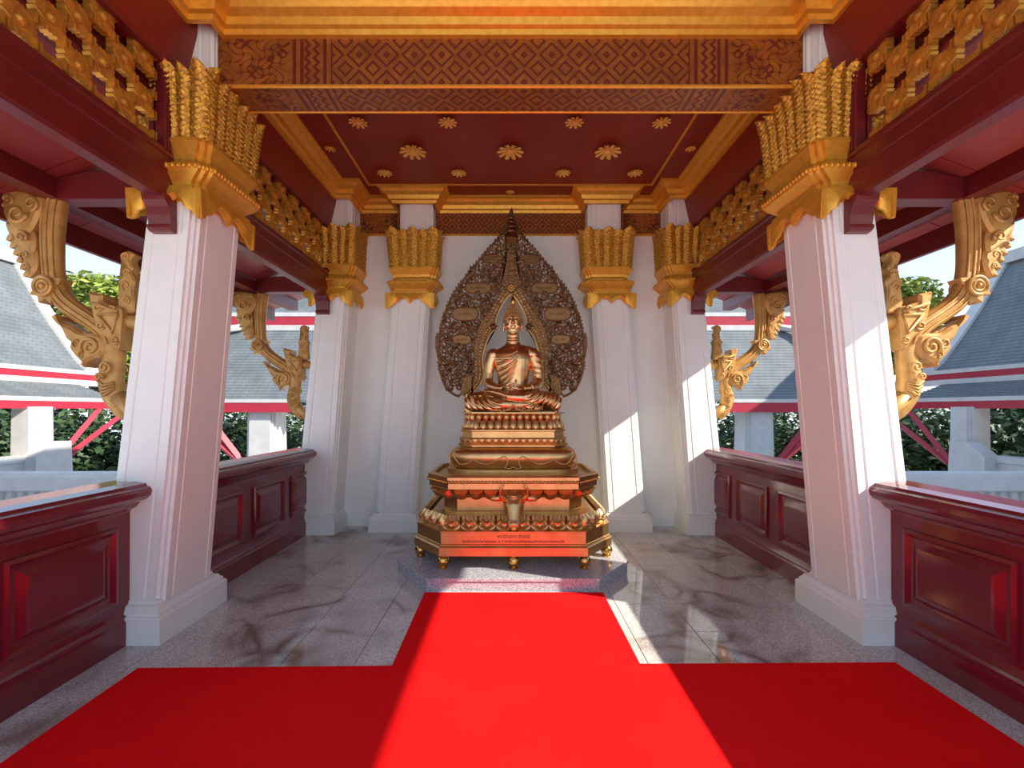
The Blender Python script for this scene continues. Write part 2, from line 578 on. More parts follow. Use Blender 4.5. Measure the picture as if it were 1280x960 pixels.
for x, w in ((-1.84, 'in the left rear corner'), (-1.0, 'near the left pilaster'), (0, 'right above the statue'), (1.0, 'near the right pilaster'), (1.82, 'in the right rear corner')):
    rosette(x, 5.585 if abs(x) != 1.0 else 5.50, .055, 9, f'small gilt flower on the rear ceiling border, {w}', 'small flowers on the ceiling border')

# ------------------------------------------------------------------ columns and pilasters
def redent(cx, cy, hx, hy, n=.022, g=.006):
    """a rectangle with two-step corners and a groove near each end of every face, CCW"""
    def side(h, e):           # points of one face in (along, out), from -e to e
        a = e-2*n
        d = min(.045, a*.3)
        return [(-a, h), (-a+d, h), (-a+d+.006, h-g), (-a+d+.018, h-g), (-a+d+.024, h),
                (a-d-.024, h), (a-d-.018, h-g), (a-d-.006, h-g), (a-d, h), (a, h), (a, h-n), (e-n, h-n), (e-n, h-2*n)]
    out = []
    for (ax, ay), (ox, oy), h, e in (((0, 1), (1, 0), hx, hy), ((-1, 0), (0, 1), hy, hx), ((0, -1), (-1, 0), hx, hy), ((1, 0), (0, -1), hy, hx)):
        for u, o in side(h, e): out.append((cx+ax*u+ox*o, cy+ay*u+oy*o))
    # the last corner points of a face repeat on the next one's first, drop exact repeats
    res = []
    for p in out:
        if not res or (abs(p[0]-res[-1][0])+abs(p[1]-res[-1][1])) > 1e-6: res.append(p)
    return res

def simple_redent(cx, cy, hx, hy, n=.03):
    q = [(hx, hy-2*n), (hx-n, hy-2*n), (hx-n, hy-n), (hx-2*n, hy-n), (hx-2*n, hy)]
    pts = [(x, y) for x, y in q] + [(-x, y) for x, y in reversed(q)] + [(-x, -y) for x, y in q] + [(x, -y) for x, y in reversed(q)]
    return [(cx+x, cy+y) for x, y in pts]

def leaf_blade(name):
    bm = NB()
    nu, nz = 9, 68
    g = []
    for i in range(nz+1):
        t = i/nz
        w = .5*(1+.25*t) if t < .86 else .5*1.215*max(.06, 1-((t-.86)/.14)**2)**.5
        row = []
        for k in range(nu):
            u = -1+2*k/(nu-1)
            y = -.018*(1-u*u) - .0095*(1+math.cos(2*PI*(t*14-abs(u)*1.3)))*(1 if t < .9 else .5) - (.008 if abs(u) < .2 else 0) + (.008 if .3 < abs(u) < .4 else 0)
            y -= .5*max(0, t-.82)**1.5
            z = t - (.10*max(0, t-.93)/.07)*0
            row.append(bm.verts.new((u*w, y, z)))
        g.append(row)
    for a, b in zip(g, g[1:]):
        for k in range(nu-1): bm.faces.new((a[k], a[k+1], b[k+1], b[k]))
    # thickness
    bmesh.ops.recalc_face_normals(bm, faces=bm.faces)
    bmesh.ops.solidify(bm, geom=bm.faces, thickness=.012)
    return mesh_of(bm, name, 'shaded_carving_gold', True, 40)
LEAF = leaf_blade('capital_leaf')

def hang_plate(bm, a, b, out, zt, drop):
    """hanging gilt petals along an edge from a to b (plan points); out = outward normal"""
    a, b = Vector(a), Vector(b)
    d = (b-a).normalized()
    a, b = a-d*.03, b+d*.03
    L = (b-a).length
    prof = [(0, .98), (.05, 1), (.10, .90), (.15, .72), (.20, .68), (.25, .55), (.30, .34), (.36, .30), (.42, .40), (.46, .52), (.5, .66), (.54, .52), (.58, .40), (.64, .30), (.70, .34), (.75, .55), (.80, .68), (.85, .72), (.90, .90), (.95, 1), (1, .98)]
    rows = []
    for t, h in prof:
        p = a+d*(L*t)
        o = Vector(out)
        bul = .02*math.sin(PI*min(1, h))
        rows.append([(p.x, p.y, zt), (p.x+o.x*.03, p.y+o.y*.03, zt), (p.x+o.x*(.022+bul), p.y+o.y*(.022+bul), zt-drop*h*.6), (p.x+o.x*.016, p.y+o.y*.016, zt-drop*h), (p.x, p.y, zt-drop*h)])
    loft(bm, rows)

def make_column(name, label, cat, grp, x0, x1, cy, hx0, hx1, hy0, hy1, y_open, stub_c, stub_h, stub_hy, base, nx, ny):
    """x0/x1: axis x at the floor and at z=2.8; base = (block height, total height, projection)"""
    t = thing(name, label, cat, (x0, cy, 0), grp)
    ax = lambda z: x0+(x1-x0)*z/2.8
    # base: square block and stepped mouldings
    bh, bt, pr = base
    bm = NB()
    stack(bm, [(x0-hx0, cy-hy0), (x0+hx0, cy-hy0), (x0+hx0, cy+hy0), (x0-hx0, cy+hy0)], [(pr, 0), (pr, bh-.012), (pr-.006, bh), (pr-.018, bh), (pr-.018, bh+.02), (pr-.035, bh+.035), (pr-.04, bh+.05), (pr-.065, bh+.06), (pr-.07, bt-.01), (.006, bt), (-.01, bt)])
    obj('base', bm, 'white', t)
    bm = NB()
    def hxz(z): return hx0+(hx1-hx0)*z/2.8
    def hyz(z): return hy0+(hy1-hy0)*z/2.8
    zs = [bt-.02, 1.0, 2.0, 2.90]
    loft(bm, [[(p[0], p[1], z) for p in redent(ax(z), cy, hxz(z), hyz(z))] for z in zs])
    obj('shaft', bm, 'white', t)
    bm = NB()
    sx, shx, shy = stub_c, stub_h, stub_hy
    loft(bm, [[(p[0], p[1], z) for p in redent(sx, cy, shx, shy, .022, .006)] for z in (3.3, CZ-.005)])
    obj('neck', bm, 'white', t)
    # gilt capital
    cap = NB()
    cx = ax(2.95)
    k = .92
    c2 = (cx+sx)/2
    loft(cap, [[(p[0], p[1], z) for p in simple_redent(xx, cy, hxz(2.9)+o, hyz(2.9)+o, .03)] for xx, o, z in
               ((cx, .012, 2.86), (cx, .03, 2.90), (cx, .055, 2.925), (cx, .055, 2.945), (cx, .02, 2.95), (cx, .02, 2.965), (cx, .03, 2.985), (c2, .075, 3.035),
                (c2, .085, 3.05), (c2, .085, 3.075), (c2, .015, 3.085), (c2, .015, 3.115), (c2, .03, 3.13), (c2, .035, 3.16), (c2, .06, 3.20), (c2, .075, 3.225), (c2, .075, 3.245), (c2, .02, 3.25))])
    capo = obj('capital', cap, 'gold', t)
    # bead row on the middle ledge
    bm = NB()
    R = simple_redent(c2, cy, hxz(2.9)+.085, hyz(2.9)+.085, .03)
    for i in range(len(R)):
        a, b = Vector(R[i]), Vector(R[(i+1) % len(R)])
        m = max(1, int((b-a).length/.034))
        for q in range(m):
            p = a+(b-a)*((q+.5)/m)
            ell(bm, (p.x, p.y, 3.06), (.014, .014, .020), 6, 4)
    stuff(obj('bead_row', bm, 'gold', capo, True))
    # hanging petals
    bm = NB()
    hh, hv = hxz(2.85)+.035, hyz(2.85)+.035
    cz_ = ax(2.85)
    for a, b, nrm in (((cz_-hh, cy-hv), (cz_+hh, cy-hv), (0, -1)), ((cz_+hh, cy-hv), (cz_+hh, cy+hv), (1, 0)),
                      ((cz_+hh, cy+hv), (cz_-hh, cy+hv), (0, 1)), ((cz_-hh, cy+hv), (cz_-hh, cy-hv), (-1, 0))):
        if cat == 'pilaster' and nrm == (0, 1): continue
        hang_plate(bm, a, b, nrm, 2.925, .19)
    obj('hanging_petals', bm, 'gold', capo, True, 40)
    # core behind the leaves, then the tall leaves
    bm = NB()
    bx, by = hxz(2.9)+.03, hyz(2.9)+.03
    loft(bm, [[(p[0], p[1], z) for p in simple_redent(c2+(sx-c2)*f, cy, bx+o, by+o, .02)] for f, o, z in ((0, 0, 3.24), (.5, .012, 3.5), (1, .03, 3.69), (1, -.02, 3.72))])
    obj('capital_core', bm, 'gold_dark', capo)
    H = .48
    for (ox, oy), (tx, ty), half, n, hout in (((0, -1), (1, 0), bx, nx, by), ((1, 0), (0, 1), by, ny, bx), ((0, 1), (-1, 0), bx, nx, by), ((-1, 0), (0, -1), by, ny, bx)):
        if cat == 'pilaster' and (ox, oy) == (0, 1): continue
        w = 2*half/n
        for i in range(n):
            u = -half+w*(i+.5)
            sc_w = 1.06 if i % 2 == 0 else .9
            ux = u*(1+.02)
            p = (c2+tx*ux+ox*(hout+.004), cy+ty*ux+oy*(hout+.004), 3.242)
            ang = math.atan2(oy, ox)+PI/2
            lean = math.atan2(.035, H)
            side = -math.atan2(u/half*.045, H)
            mt = Matrix.Translation(p) @ Matrix.Rotation(ang, 4, 'Z') @ Matrix.Rotation(lean, 4, 'X') @ Matrix.Rotation(-side, 4, 'Y') @ Matrix.Diagonal((w*sc_w, 1.0, H*(1.0 if i % 2 == 0 else .94), 1))
            place('capital_leaf', LEAF, t, mtx=mt)
    return t

COLG = 'white columns of the pavilion'
make_column('column', 'nearest white column on the left, gilt capital, red railing ending against it', 'column', COLG, -2.515, -2.235, 3.24, .212, .178, .27, .25, None, -2.165, .175, .165, (.177, .26, .075), 5, 6)
make_column('column', 'nearest white column on the right, sunlit low on its front face', 'column', COLG, 2.525, 2.245, 3.24, .212, .178, .27, .25, None, 2.165, .175, .165, (.177, .26, .075), 5, 6)
make_column('column', 'left rear corner column against the back wall, beyond the left railing', 'column', COLG, -2.40, -2.165, 5.72, .24, .20, .22, .20, None, -2.10, .17, .19, (.17, .24, .06), 5, 4)
make_column('column', 'right rear corner column against the back wall, beyond the right railing', 'column', COLG, 2.41, 2.165, 5.72, .24, .20, .22, .20, None, 2.10, .17, .19, (.17, .24, .06), 5, 4)
PG = 'pilasters flanking the statue'
make_column('pilaster', 'white pilaster with gilt capital to the left of the statue, in shade', 'pilaster', PG, -1.435, -1.235, 5.80, .25, .235, .19, .17, None, -1.165, .205, .18, (.17, .24, .05), 5, 3)
make_column('pilaster', 'white pilaster with gilt capital to the right of the statue, catching a sunbeam', 'pilaster', PG, 1.435, 1.245, 5.80, .25, .235, .19, .17, None, 1.165, .205, .18, (.17, .24, .05), 5, 3)

# ------------------------------------------------------------------ red side beams, lattices, railings, eaves (both sides)
def flower_mesh():
    bm = NB()
    ox, oz, th = .075, .0675, .045
    for sx in (-1, 1):
        for sz in (-1, 1):
            d = Vector((sx*ox, sz*oz)); L = d.length; d = d/L
            nrm = Vector((-d.y, d.x))
            out = [(.0, .020), (.016, .034), (.038, .047), (.062, .050), (.084, .040), (.0975, .016)]
            out = [(.0, .024), (.010, .040), (.030, .040), (.034, .055), (.062, .055), (.066, .040), (.082, .034), (.0965, .010)]
            poly = [d*a+nrm*w for a, w in out] + [d*a-nrm*w for a, w in reversed(out)]
            c = bm.verts.new((d.x*.06, -th-.012, d.y*.06))
            f = [bm.verts.new((p.x, -th, p.y)) for p in poly]
            m = [bm.verts.new((p.x*1.0, 0, p.y*1.0)) for p in poly]
            n = len(poly)
            for i in range(n):
                j = (i+1) % n
                bm.faces.new((f[i], f[j], c)); bm.faces.new((m[i], m[j], f[j], f[i]))
            bm.faces.new(list(reversed(m)))
    for cz_ in (-oz, oz):
        for k in (-1, 1):
            box(bm, ox+k*.011-.0055, ox+k*.011+.0055, -th-.016, -.01, cz_-.026, cz_+.026)
    lv = [(.030, -th), (.030, -th-.012), (.016, -th-.022), (.0005, -th-.026)]
    loft(bm, [[(math.cos(2*PI*k/8)*r, y, math.sin(2*PI*k/8)*r) for k in range(8)] for r, y in lv])
    return mesh_of(bm, 'lattice_flower', 'gold_dark')
FLOWER = flower_mesh()

def lattice(s, y0, y1, label):
    t = thing('lattice_panel', label, 'lattice', (s*2.21, (y0+y1)/2, 3.147), 'gilt lattices above the side beams')
    bm = NB()
    x0, x1 = sorted((s*2.185, s*2.255))
    box(bm, x0, x1, y0, y0+.05, 3.142, 3.73, .006); box(bm, x0, x1, y1-.06, y1, 3.142, 4.03, .006)
    for k in (.016, .032):
        box(bm, *sorted((s*2.175, s*2.195)), y1-.06+k-.004, y1-.06+k+.004, 3.15, 4.02)
    box(bm, x0, x1, y0, y1, 3.695, 3.73, .006)
    obj('frame', bm, 'beam_red', t)
    ym = 2.078+.14
    ang = PI/2 if s < 0 else -PI/2     # local -y faces the inside
    n = 0
    for j in range(5):
        z = 3.151+.126*j
        for i in range(-14, 26):
            if (i+j) % 2: continue
            y = ym+.14*i
            if y < y0+.10 or y > y1-.10: continue
            place('lattice_flower', FLOWER, t, mtx=Matrix.Translation((s*2.275, y, z)) @ Matrix.Rotation(ang, 4, 'Z') @ Matrix.Diagonal((.933, .933, .933, 1)))
            n += 1
    return t

def rail_section(s):
    pr = [(-2.44, 0), (-2.44, .15), (-2.452, .165), (-2.452, .178), (-2.468, .19), (-2.478, .215), (-2.482, .235), (-2.482, .83), (-2.475, .845), (-2.445, .865), (-2.415, .90), (-2.372, .92),
          (-2.345, .945), (-2.338, .975), (-2.350, .995), (-2.372, 1.003), (-2.378, 1.02), (-2.45, 1.03), (-2.63, 1.03), (-2.645, .99), (-2.64, .93), (-2.58, .86), (-2.565, .83), (-2.565, .2), (-2.60, .16), (-2.60, 0)]
    return [(x if s < 0 else -x, z) for x, z in pr]

def panel_frame(bm, s, y0, y1, z0, z1):
    """raised-and-fielded panel standing on the rail's inner face"""
    base = 2.482
    steps = [(0, -.004), (.0, .016), (.022, .022), (.034, .010), (.046, -.001), (.062, .0), (.10, .020), (.115, .022)]
    rings = []
    for ins, out in steps:
        x = -s*(-1)*(base-out)
        rings.append([(x, y0+ins, z0+ins), (x, y1-ins, z0+ins), (x, y1-ins, z1-ins), (x, y0+ins, z1-ins)])
    loft(bm, rings)

def railing(s, y0, y1, panels, label):
    t = thing('railing', label, 'railing', (s*2.5, (y0+y1)/2, 0), 'solid red railings between the columns')
    sec = rail_section(s)
    cut_cap = [i for i, p in enumerate(sec)]
    bm = NB(); loft(bm, [[(x, y, z) for x, z in sec] for y in (y0, y1)])
    obj('rail_body', bm, 'red', t, False)
    for a, b in panels:
        bm = NB(); panel_frame(bm, s, a, b, .27, .755)
        obj('raised_panel', bm, 'red', t)
    return t

def side_beam(s, y0, y1, label, corbel_y):
    t = thing('side_beam', label, 'beam', (s*2.23, (y0+y1)/2, 2.85), 'dark red beams along the sides')
    pr = [(2.200, 2.872), (2.207, 2.85), (2.29, 2.85), (2.29, 3.155), (2.185, 3.155), (2.185, 3.125), (2.198, 3.115), (2.198, 3.045), (2.192, 3.04), (2.192, 3.03), (2.20, 3.025)]
    bm = NB(); loft(bm, [[(s*x, y, z) for x, z in pr] for y in (y0, y1)])
    obj('beam_body', bm, 'beam_red', t)
    # corbel on the column face: shaped bracket under the beam end
    bm = NB()
    yf = corbel_y
    cp = [(0, 2.87), (-.11, 2.87), (-.105, 2.83), (-.07, 2.80), (-.062, 2.75), (-.05, 2.695), (-.066, 2.685), (-.066, 2.668), (-.045, 2.652), (0, 2.648)]
    loft(bm, [[(s*x, yf+dy, z) for dy, z in cp] for x in (2.183, 2.33)])
    obj('corbel', bm, 'beam_red', t)
    return t

def slab(bm, pts, ya, yb):
    loft(bm, [[(x, ya, z) for x, z in pts], [(x, yb, z) for x, z in pts]])

EY0, EY1 = -1.2, 6.7
for s, w in ((-1, 'left'), (1, 'right')):
    lattice(s, .35, 2.95, f'gilt openwork lattice above the nearer {w} red beam')
    lattice(s, 3.52, 5.52, f'gilt openwork lattice above the farther {w} red beam, beside the ceiling flowers')
    side_beam(s, .3, 2.99, f'nearer {w} dark red beam under the gilt lattice, ending on the nearest column', 2.985)
    side_beam(s, 3.49, 5.54, f'farther {w} dark red beam between nearest and rear column', 5.515)
    railing(s, .3, 3.06, [(.35, .98), (1.28, 1.90), (2.22, 2.87)], f'nearer {w} solid red railing with fielded panels, in front of the nearest column')
    railing(s, 3.42, 5.75, [(3.62, 4.21), (4.39, 4.98), (5.14, 5.62)], f'farther {w} solid red railing with three panels, reaching the rear corner column')
    # sloped red board between the lattice and the cornice
    bm = NB(); slab(bm, [(s*2.185, 3.71), (s*2.11, 4.03), (s*2.11, 4.16), (s*2.32, 4.16), (s*2.32, 3.71)], .3, 5.9)
    struct(obj('trim_4', bm, 'ceil_red'))
    bm = NB(); box(bm, *sorted((s*2.27, s*2.30)), 2.9, 3.56, 3.14, 3.75)
    struct(obj('trim_4', bm, 'beam_red'))
    # eave: soffit boards, outriggers, purlin, fascia, roof skin
    e = struct(thing('eave', f'{w} eave of the pavilion with red soffit boards and outrigger beams', 'eave', (s*3.0, 2.7, 2.9)))
    def zs(x): return 3.36-(x-2.44)*.385
    nb = 13
    dy = (EY1-EY0)/nb
    for k in range(nb):
        a, b = EY0+dy*k+.004, EY0+dy*(k+1)-.004
        bm = NB(); slab(bm, [(s*2.30, zs(2.30)), (s*3.47, zs(3.47)), (s*3.47, zs(3.47)+.02), (s*2.30, zs(2.30)+.02)], a, b)
        obj('soffit_board', bm, 'soffit', e)
    bm = NB(); slab(bm, [(s*2.30, zs(2.30)+.02), (s*3.56, zs(3.56)+.02), (s*3.56, zs(3.56)+.07), (s*2.30, zs(2.30)+.14)], EY0, EY1)
    obj('roof_skin', bm, 'beam_red', e)
    bm = NB(); slab(bm, [(s*3.46, 2.80), (s*3.50, 2.80), (s*3.50, 2.995), (s*3.46, 2.995)], EY0, EY1)
    obj('fascia', bm, 'beam_red', e)
    bm = NB(); slab(bm, [(s*3.12, 2.955), (s*3.25, 2.955), (s*3.25, 3.09), (s*3.12, 3.09)], EY0, EY1)
    obj('purlin', bm, 'beam_red', e)
    for y in (.45, 3.20, 5.68):
        bm = NB(); slab(bm, [(s*2.26, 2.95), (s*3.44, 2.95), (s*3.44, 2.99), (s*3.40, 3.02), (s*2.9, 3.14), (s*2.26, 3.14)], y-.065, y+.065)
        obj('outrigger', bm, 'beam_red', e)
    # gilt leaf where beam and outrigger meet
        bm = NB()
        for k in range(3):
            plate(bm, [(s*(2.44+.035*k), 2.97), (s*(2.47+.035*k), 2.90-.05*(1-k*.3)), (s*(2.50+.035*k), 2.96), (s*(2.47+.03*k), 2.985)], y-.10+.02*k, y-.07+.02*k, .004)
        obj('gilt_leaf', bm, 'gold', e)
    # upper roof, out of sight, that keeps the sun off the ceiling
    bm = NB(); slab(bm, [(s*2.35, 3.9), (s*2.5, 3.9), (0, 6.2), (0, 6.0)], .2, 6.6)
    struct(obj('roof', bm, 'roof'))
    bm = NB(); slab(bm, [(s*2.31, 3.38), (s*2.37, 3.38), (s*2.37, 4.1), (s*2.31, 4.1)], EY0, EY1)
    struct(obj('trim_5', bm, 'beam_red'))

# ------------------------------------------------------------------ carpet and granite platform
bm = NB()
cp = [(-.70, 3.72), (-.69, 2.655), (-2.15, 2.63), (-2.15, -1.0), (2.27, -1.0), (2.27, 2.69), (.76, 2.675), (.755, 3.72)]
loft(bm, [[(x, y, z) for x, y in cp] for z in (.001, .010)])
tag(obj('carpet', bm, 'carpet'), 'bright red T-shaped carpet leading up to the granite platform', 'carpet')

PX = .02
plat = thing('platform', 'low grey speckled granite platform under the bronze pedestal', 'platform', (PX, 4.6, 0))
pp = [(-.715, 3.745), (.715, 3.745), (1.07, 4.20), (1.07, 5.45), (-1.07, 5.45), (-1.07, 4.20)]
pp = [(x+PX, y) for x, y in pp]
bm = NB(); stack(bm, pp, [(-.012, 0), (-.012, .088)])
obj('riser', bm, 'granite', plat)
# top in slabs, as the joints show
bm = NB(); stack(bm, pp, [(0, .088), (0, .110), (-.003, .113)])
obj('top_slab', bm, 'granite', plat)

# ------------------------------------------------------------------ bronze pedestal
QX, QZ = .026, .113
ped = thing('pedestal', 'octagonal bronze pedestal with lotus petals, ox head and ball feet', 'pedestal', (QX, 4.7, QZ))
OB = [(-.643, 3.93), (.643, 3.93), (.925, 4.28), (.925, 5.05), (.643, 5.40), (-.643, 5.40), (-.925, 5.05), (-.925, 4.28)]
OB = [(x+QX, y) for x, y in OB]
bm = NB()
stack(bm, OB, [(0, .235), (0, .305), (-.006, .312), (-.02, .318), (-.02, .326), (-.028, .332), (-.028, .428), (-.02, .434), (-.02, .442), (-.05, .446), (-.075, .47), (-.12, .52), (-.17, .541), (-.20, .546), (-.262, .552),
               (-.262, .565), (-.268, .57), (-.268, .69), (-.25, .70), (-.235, .72), (-.18, .765), (-.14, .782), (-.13, .79), (-.13, .838), (-.146, .842), (-.146, .862), (-.12, .868), (-.12, .895), (-.13, .905), (-.175, .908), (-.185, .872), (-.30, .872)])
obj('body', bm, 'bronze', ped)
def offset_poly(P, o):
    P = [Vector(p) for p in P]; n = len(P); out = []
    for i in range(n):
        d0 = (P[i]-P[i-1]).normalized(); d1 = (P[(i+1) % n]-P[i]).normalized()
        n0 = Vector((d0.y, -d0.x)); n1 = Vector((d1.y, -d1.x))
        out.append(P[i]+(n0+n1)/(1+n0.dot(n1))*o)
    return out
# ball feet
bm = NB(); lathe(bm, (0, 0, 0), [(.036, 0), (.040, .006), (.040, .014), (.030, .02), (.046, .035), (.054, .055), (.055, .068), (.048, .092), (.036, .104), (.040, .110), (.044, .116), (.044, .124)], 20)
foot_me = mesh_of(bm, 'ball_foot', 'bronze_brass', True, 45)
for x, y in ((-.60, 3.99), (.02, 3.99), (.64, 3.99), (-.86, 4.32), (.90, 4.32), (-.86, 5.02), (.90, 5.02), (-.58, 5.33), (.62, 5.33)):
    place('ball_foot', foot_me, ped, (x+.01, y, QZ))
# lotus petals: a bulging petal with two raised inner rims
def lotus_petal(name, mat, ridges=True):
    bm = NB(); nu, nt = 16, 14
    g = []
    for i in range(nt+1):
        t = i/nt
        w = .5*(1-max(0, (t-.6)/.4)**3*.6)
        row = []
        for k in range(nu+1):
            u = -1+2*k/nu
            r = math.sqrt((abs(u))**2.4+(max(0, t-.15)/.85)**2.6)
            out = .55*(1-min(1, r)**5)
            if ridges: out += .34*math.exp(-((r-.80)/.08)**2)+.30*math.exp(-((r-.46)/.08)**2)-.12*math.exp(-(u/.10)**2)*(r < .4)
            else: out = .9*math.sqrt(max(0, 1-min(1, r)**2))
            row.append(bm.verts.new((u*w, -out, 1-t)))
        g.append(row)
    for a, b in zip(g, g[1:]):
        for k in range(nu): bm.faces.new((a[k], b[k], b[k+1], a[k+1]))
    # close behind
    ring = g[0]+[r[-1] for r in g[1:-1]]+list(reversed(g[-1]))+[r[0] for r in reversed(g[1:-1])]
    bk = [bm.verts.new((v.co.x, .12, v.co.z)) for v in ring]
    for i in range(len(ring)):
        j = (i+1) % len(ring)
        bm.faces.new((ring[i], ring[j], bk[j], bk[i]))
    return mesh_of(bm, name, mat, True, 60)
PET = lotus_petal('lotus_petal', 'bronze')
PETS = lotus_petal('lotus_petal', 'bronze', False)
def petal_ring(parent, poly, z, h, counts, tilt, depth, me, flip=False, skip=()):
    n = len(poly)
    for i in range(n):
        a, b = Vector(poly[i]), Vector(poly[(i+1) % n])
        c = counts[i]
        if not c: continue
        d = (b-a)/c
        nrm = Vector((d.y, -d.x)).normalized()
        ang = math.atan2(nrm.y, nrm.x)+PI/2
        for q in range(c):
            if (i, q) in skip: continue
            p = a+d*(q+.5)
            mt = Matrix.Translation((p.x, p.y, z)) @ Matrix.Rotation(ang, 4, 'Z') @ Matrix.Rotation(tilt, 4, 'X')
            if flip: mt = mt @ Matrix.Translation((0, 0, h)) @ Matrix.Diagonal((1, 1, -1, 1))
            mt = mt @ Matrix.Diagonal((d.length*.97, depth, h, 1))
            place('lotus_petal', me, parent, mtx=mt)
petal_ring(ped, offset_poly(OB, -.052), .444, .125, (8, 3, 5, 3, 8, 3, 5, 3), -.55, .062, PET)
petal_ring(ped, offset_poly(OB, -.225), .692, .105, (8, 3, 4, 3, 8, 3, 4, 3), .62, .06, PETS, False)
# bead row under the tray rim
bm = NB(); ell(bm, (0, 0, 0), (.0135, .0135, .0135), 8, 6)
bead_me = mesh_of(bm, 'bead', 'bronze_brass', True)
def beads(parent, poly, z, pitch, me, name='bead'):
    n = len(poly)
    for i in range(n):
        a, b = Vector(poly[i]), Vector(poly[(i+1) % n])
        if (a.y+b.y)/2 > 4.95 and abs(a.y-b.y) < .01: continue
        c = max(1, int((b-a).length/pitch))
        for q in range(c):
            p = a+(b-a)*((q+.5)/c)
            place(name, me, parent, (p.x, p.y, z))
beads(ped, offset_poly(OB, -.113), .852, .032, bead_me)
# ox head on the front
OX = QX+.004
head = NB()
pts = [(0, 4.22, .745), (0, 4.14, .73), (0, 4.07, .69), (0, 4.02, .635), (0, 3.985, .575), (0, 3.955, .525), (0, 3.935, .495), (0, 3.925, .478)]
tube(head, [(OX+p[0], p[1], p[2]) for p in pts], [.062, .084, .088, .078, .062, .053, .054, .040], 16, (1.12, .98))
for sx in (-1, 1):
    ell(head, (OX+sx*.066, 4.005, .655), (.020, .018, .022), 10, 8)
    ell(head, (OX+sx*.030, 3.91, .503), (.018, .016, .015), 10, 8)
    ell(head, (OX+sx*.05, 4.06, .72), (.030, .04, .022), 10, 8)
ell(head, (OX, 4.03, .735), (.05, .05, .03), 12, 8)
hd = remeshed('ox_head', head, 'bronze', ped, .006, 2)
for sx in (-1, 1):
    bm = NB(); ell(bm, (OX+sx*.060, 3.983, .657), (.011, .007, .009), 10, 8)
    obj('eye', bm, 'bronze_brass', hd, True)
    bm = NB()
    hp = catmull([(OX+sx*.055, 4.03, .70), (OX+sx*.090, 4.0, .715), (OX+sx*.118, 3.985, .755), (OX+sx*.116, 3.975, .80), (OX+sx*.088, 3.965, .842)], 5)
    tube(bm, hp, [.030-.024*i/(len(hp)-1) for i in range(len(hp))], 10)
    obj('horn', bm, 'bronze_brass', hd, True)
    bm = NB()
    ell(bm, (OX+sx*.140, 4.08, .705), (.075, .018, .026), 14, 8, Matrix.Rotation(sx*.12, 3, 'Y'))
    obj('ear', bm, 'bronze', hd, True)
bm = NB(); ell(bm, (OX, 3.918, .478), (.034, .020, .020), 12, 8)
obj('muzzle', bm, 'bronze_brass', hd, True)
# inscription, dark engraved letters on the front band
def text_part(body, x, z, size, width):
    fd = None
    try:
        import os
        base = os.path.join(bpy.utils.resource_path('LOCAL'), 'datafiles', 'fonts')
    except Exception: base = None
    cu = bpy.data.curves.new('inscription', 'FONT')
    cu.body = body; cu.size = size; cu.align_x = 'CENTER'; cu.align_y = 'CENTER'
    cu.extrude = .0006; cu.offset = .0007; cu.resolution_u = 2
    t = bpy.data.objects.new('tmp_text', cu)
    COL.objects.link(t)
    dg = bpy.context.evaluated_depsgraph_get()
    me = bpy.data.meshes.new_from_object(t.evaluated_get(dg))
    bpy.data.objects.remove(t)
    xs = [v.co.x for v in me.vertices]
    k = width/(max(xs)-min(xs)) if xs else 1
    bm = NB(); bm.from_mesh(me); bpy.data.meshes.remove(me)
    bmesh.ops.transform(bm, matrix=Matrix.Translation((x, 3.93+.0275, z)) @ Matrix.Rotation(PI/2, 4, 'X') @ Matrix.Diagonal((k, 1, 1, 1)), verts=bm.verts)
    return obj('inscription', bm, 'ink', ped, fix=False)
text_part('พระนิรันตราย (จำลอง)', QX, .398, .036, .285)
text_part('จัดสร้างเนื่องในโอกาสครบรอบ ๖๕ ปี สถาบันเทคโนโลยีพระจอมเกล้าเจ้าคุณทหารลาดกระบัง', QX, .354, .030, .885)

# ------------------------------------------------------------------ cushion, throne
SX0, SY0 = .027, 4.75          # axis of the seated figure
def super_ring(cx, cy, hx, hy, z, n=56, e=4.0):
    out = []
    for i in range(n):
        a = 2*PI*i/n
        c, s = math.cos(a), math.sin(a)
        out.append((cx+hx*math.copysign(abs(c)**(2/e), c), cy+hy*math.copysign(abs(s)**(2/e), s), z))
    return out
cush = thing('cushion', 'plump smooth bronze cushion lying on the pedestal tray', 'cushion', (SX0, SY0, .872))
bm = NB()
loft(bm, [super_ring(SX0, SY0, .655, .47, z) for z in (.872, .928)]+[super_ring(SX0, SY0, .645, .46, .934)])
obj('cushion_board', bm, 'bronze', cush)
bm = NB()
prof = [(.57, .934), (.60, .94), (.605, .955), (.62, .99), (.635, 1.03), (.632, 1.07), (.615, 1.10), (.58, 1.125), (.53, 1.138)]
loft(bm, [super_ring(SX0, SY0, h, h-.20, z, e=5) for h, z in prof])
obj('cushion_body', bm, 'bronze', cush, True, 40)
bm = NB()
for sx in (-1, 1):
    for pts in ([(.08, .945), (.06, .98), (.055, 1.03), (.09, 1.055), (.16, 1.02), (.24, .985), (.33, 1.0), (.38, 1.03)], [(.38, 1.03), (.43, .995), (.50, .985), (.545, 1.03), (.565, 1.07)]):
        q = [(SX0+sx*x, SY0-.435-.006*math.sin(z), z) for x, z in pts]
        tube(bm, catmull(q, 6), .006, 6)
tube(bm, catmull([(SX0-.08, SY0-.43, .95), (SX0-.04, SY0-.43, .94), (SX0, SY0-.43, .955), (SX0+.04, SY0-.43, .94), (SX0+.08, SY0-.43, .95)], 6), .006, 6)
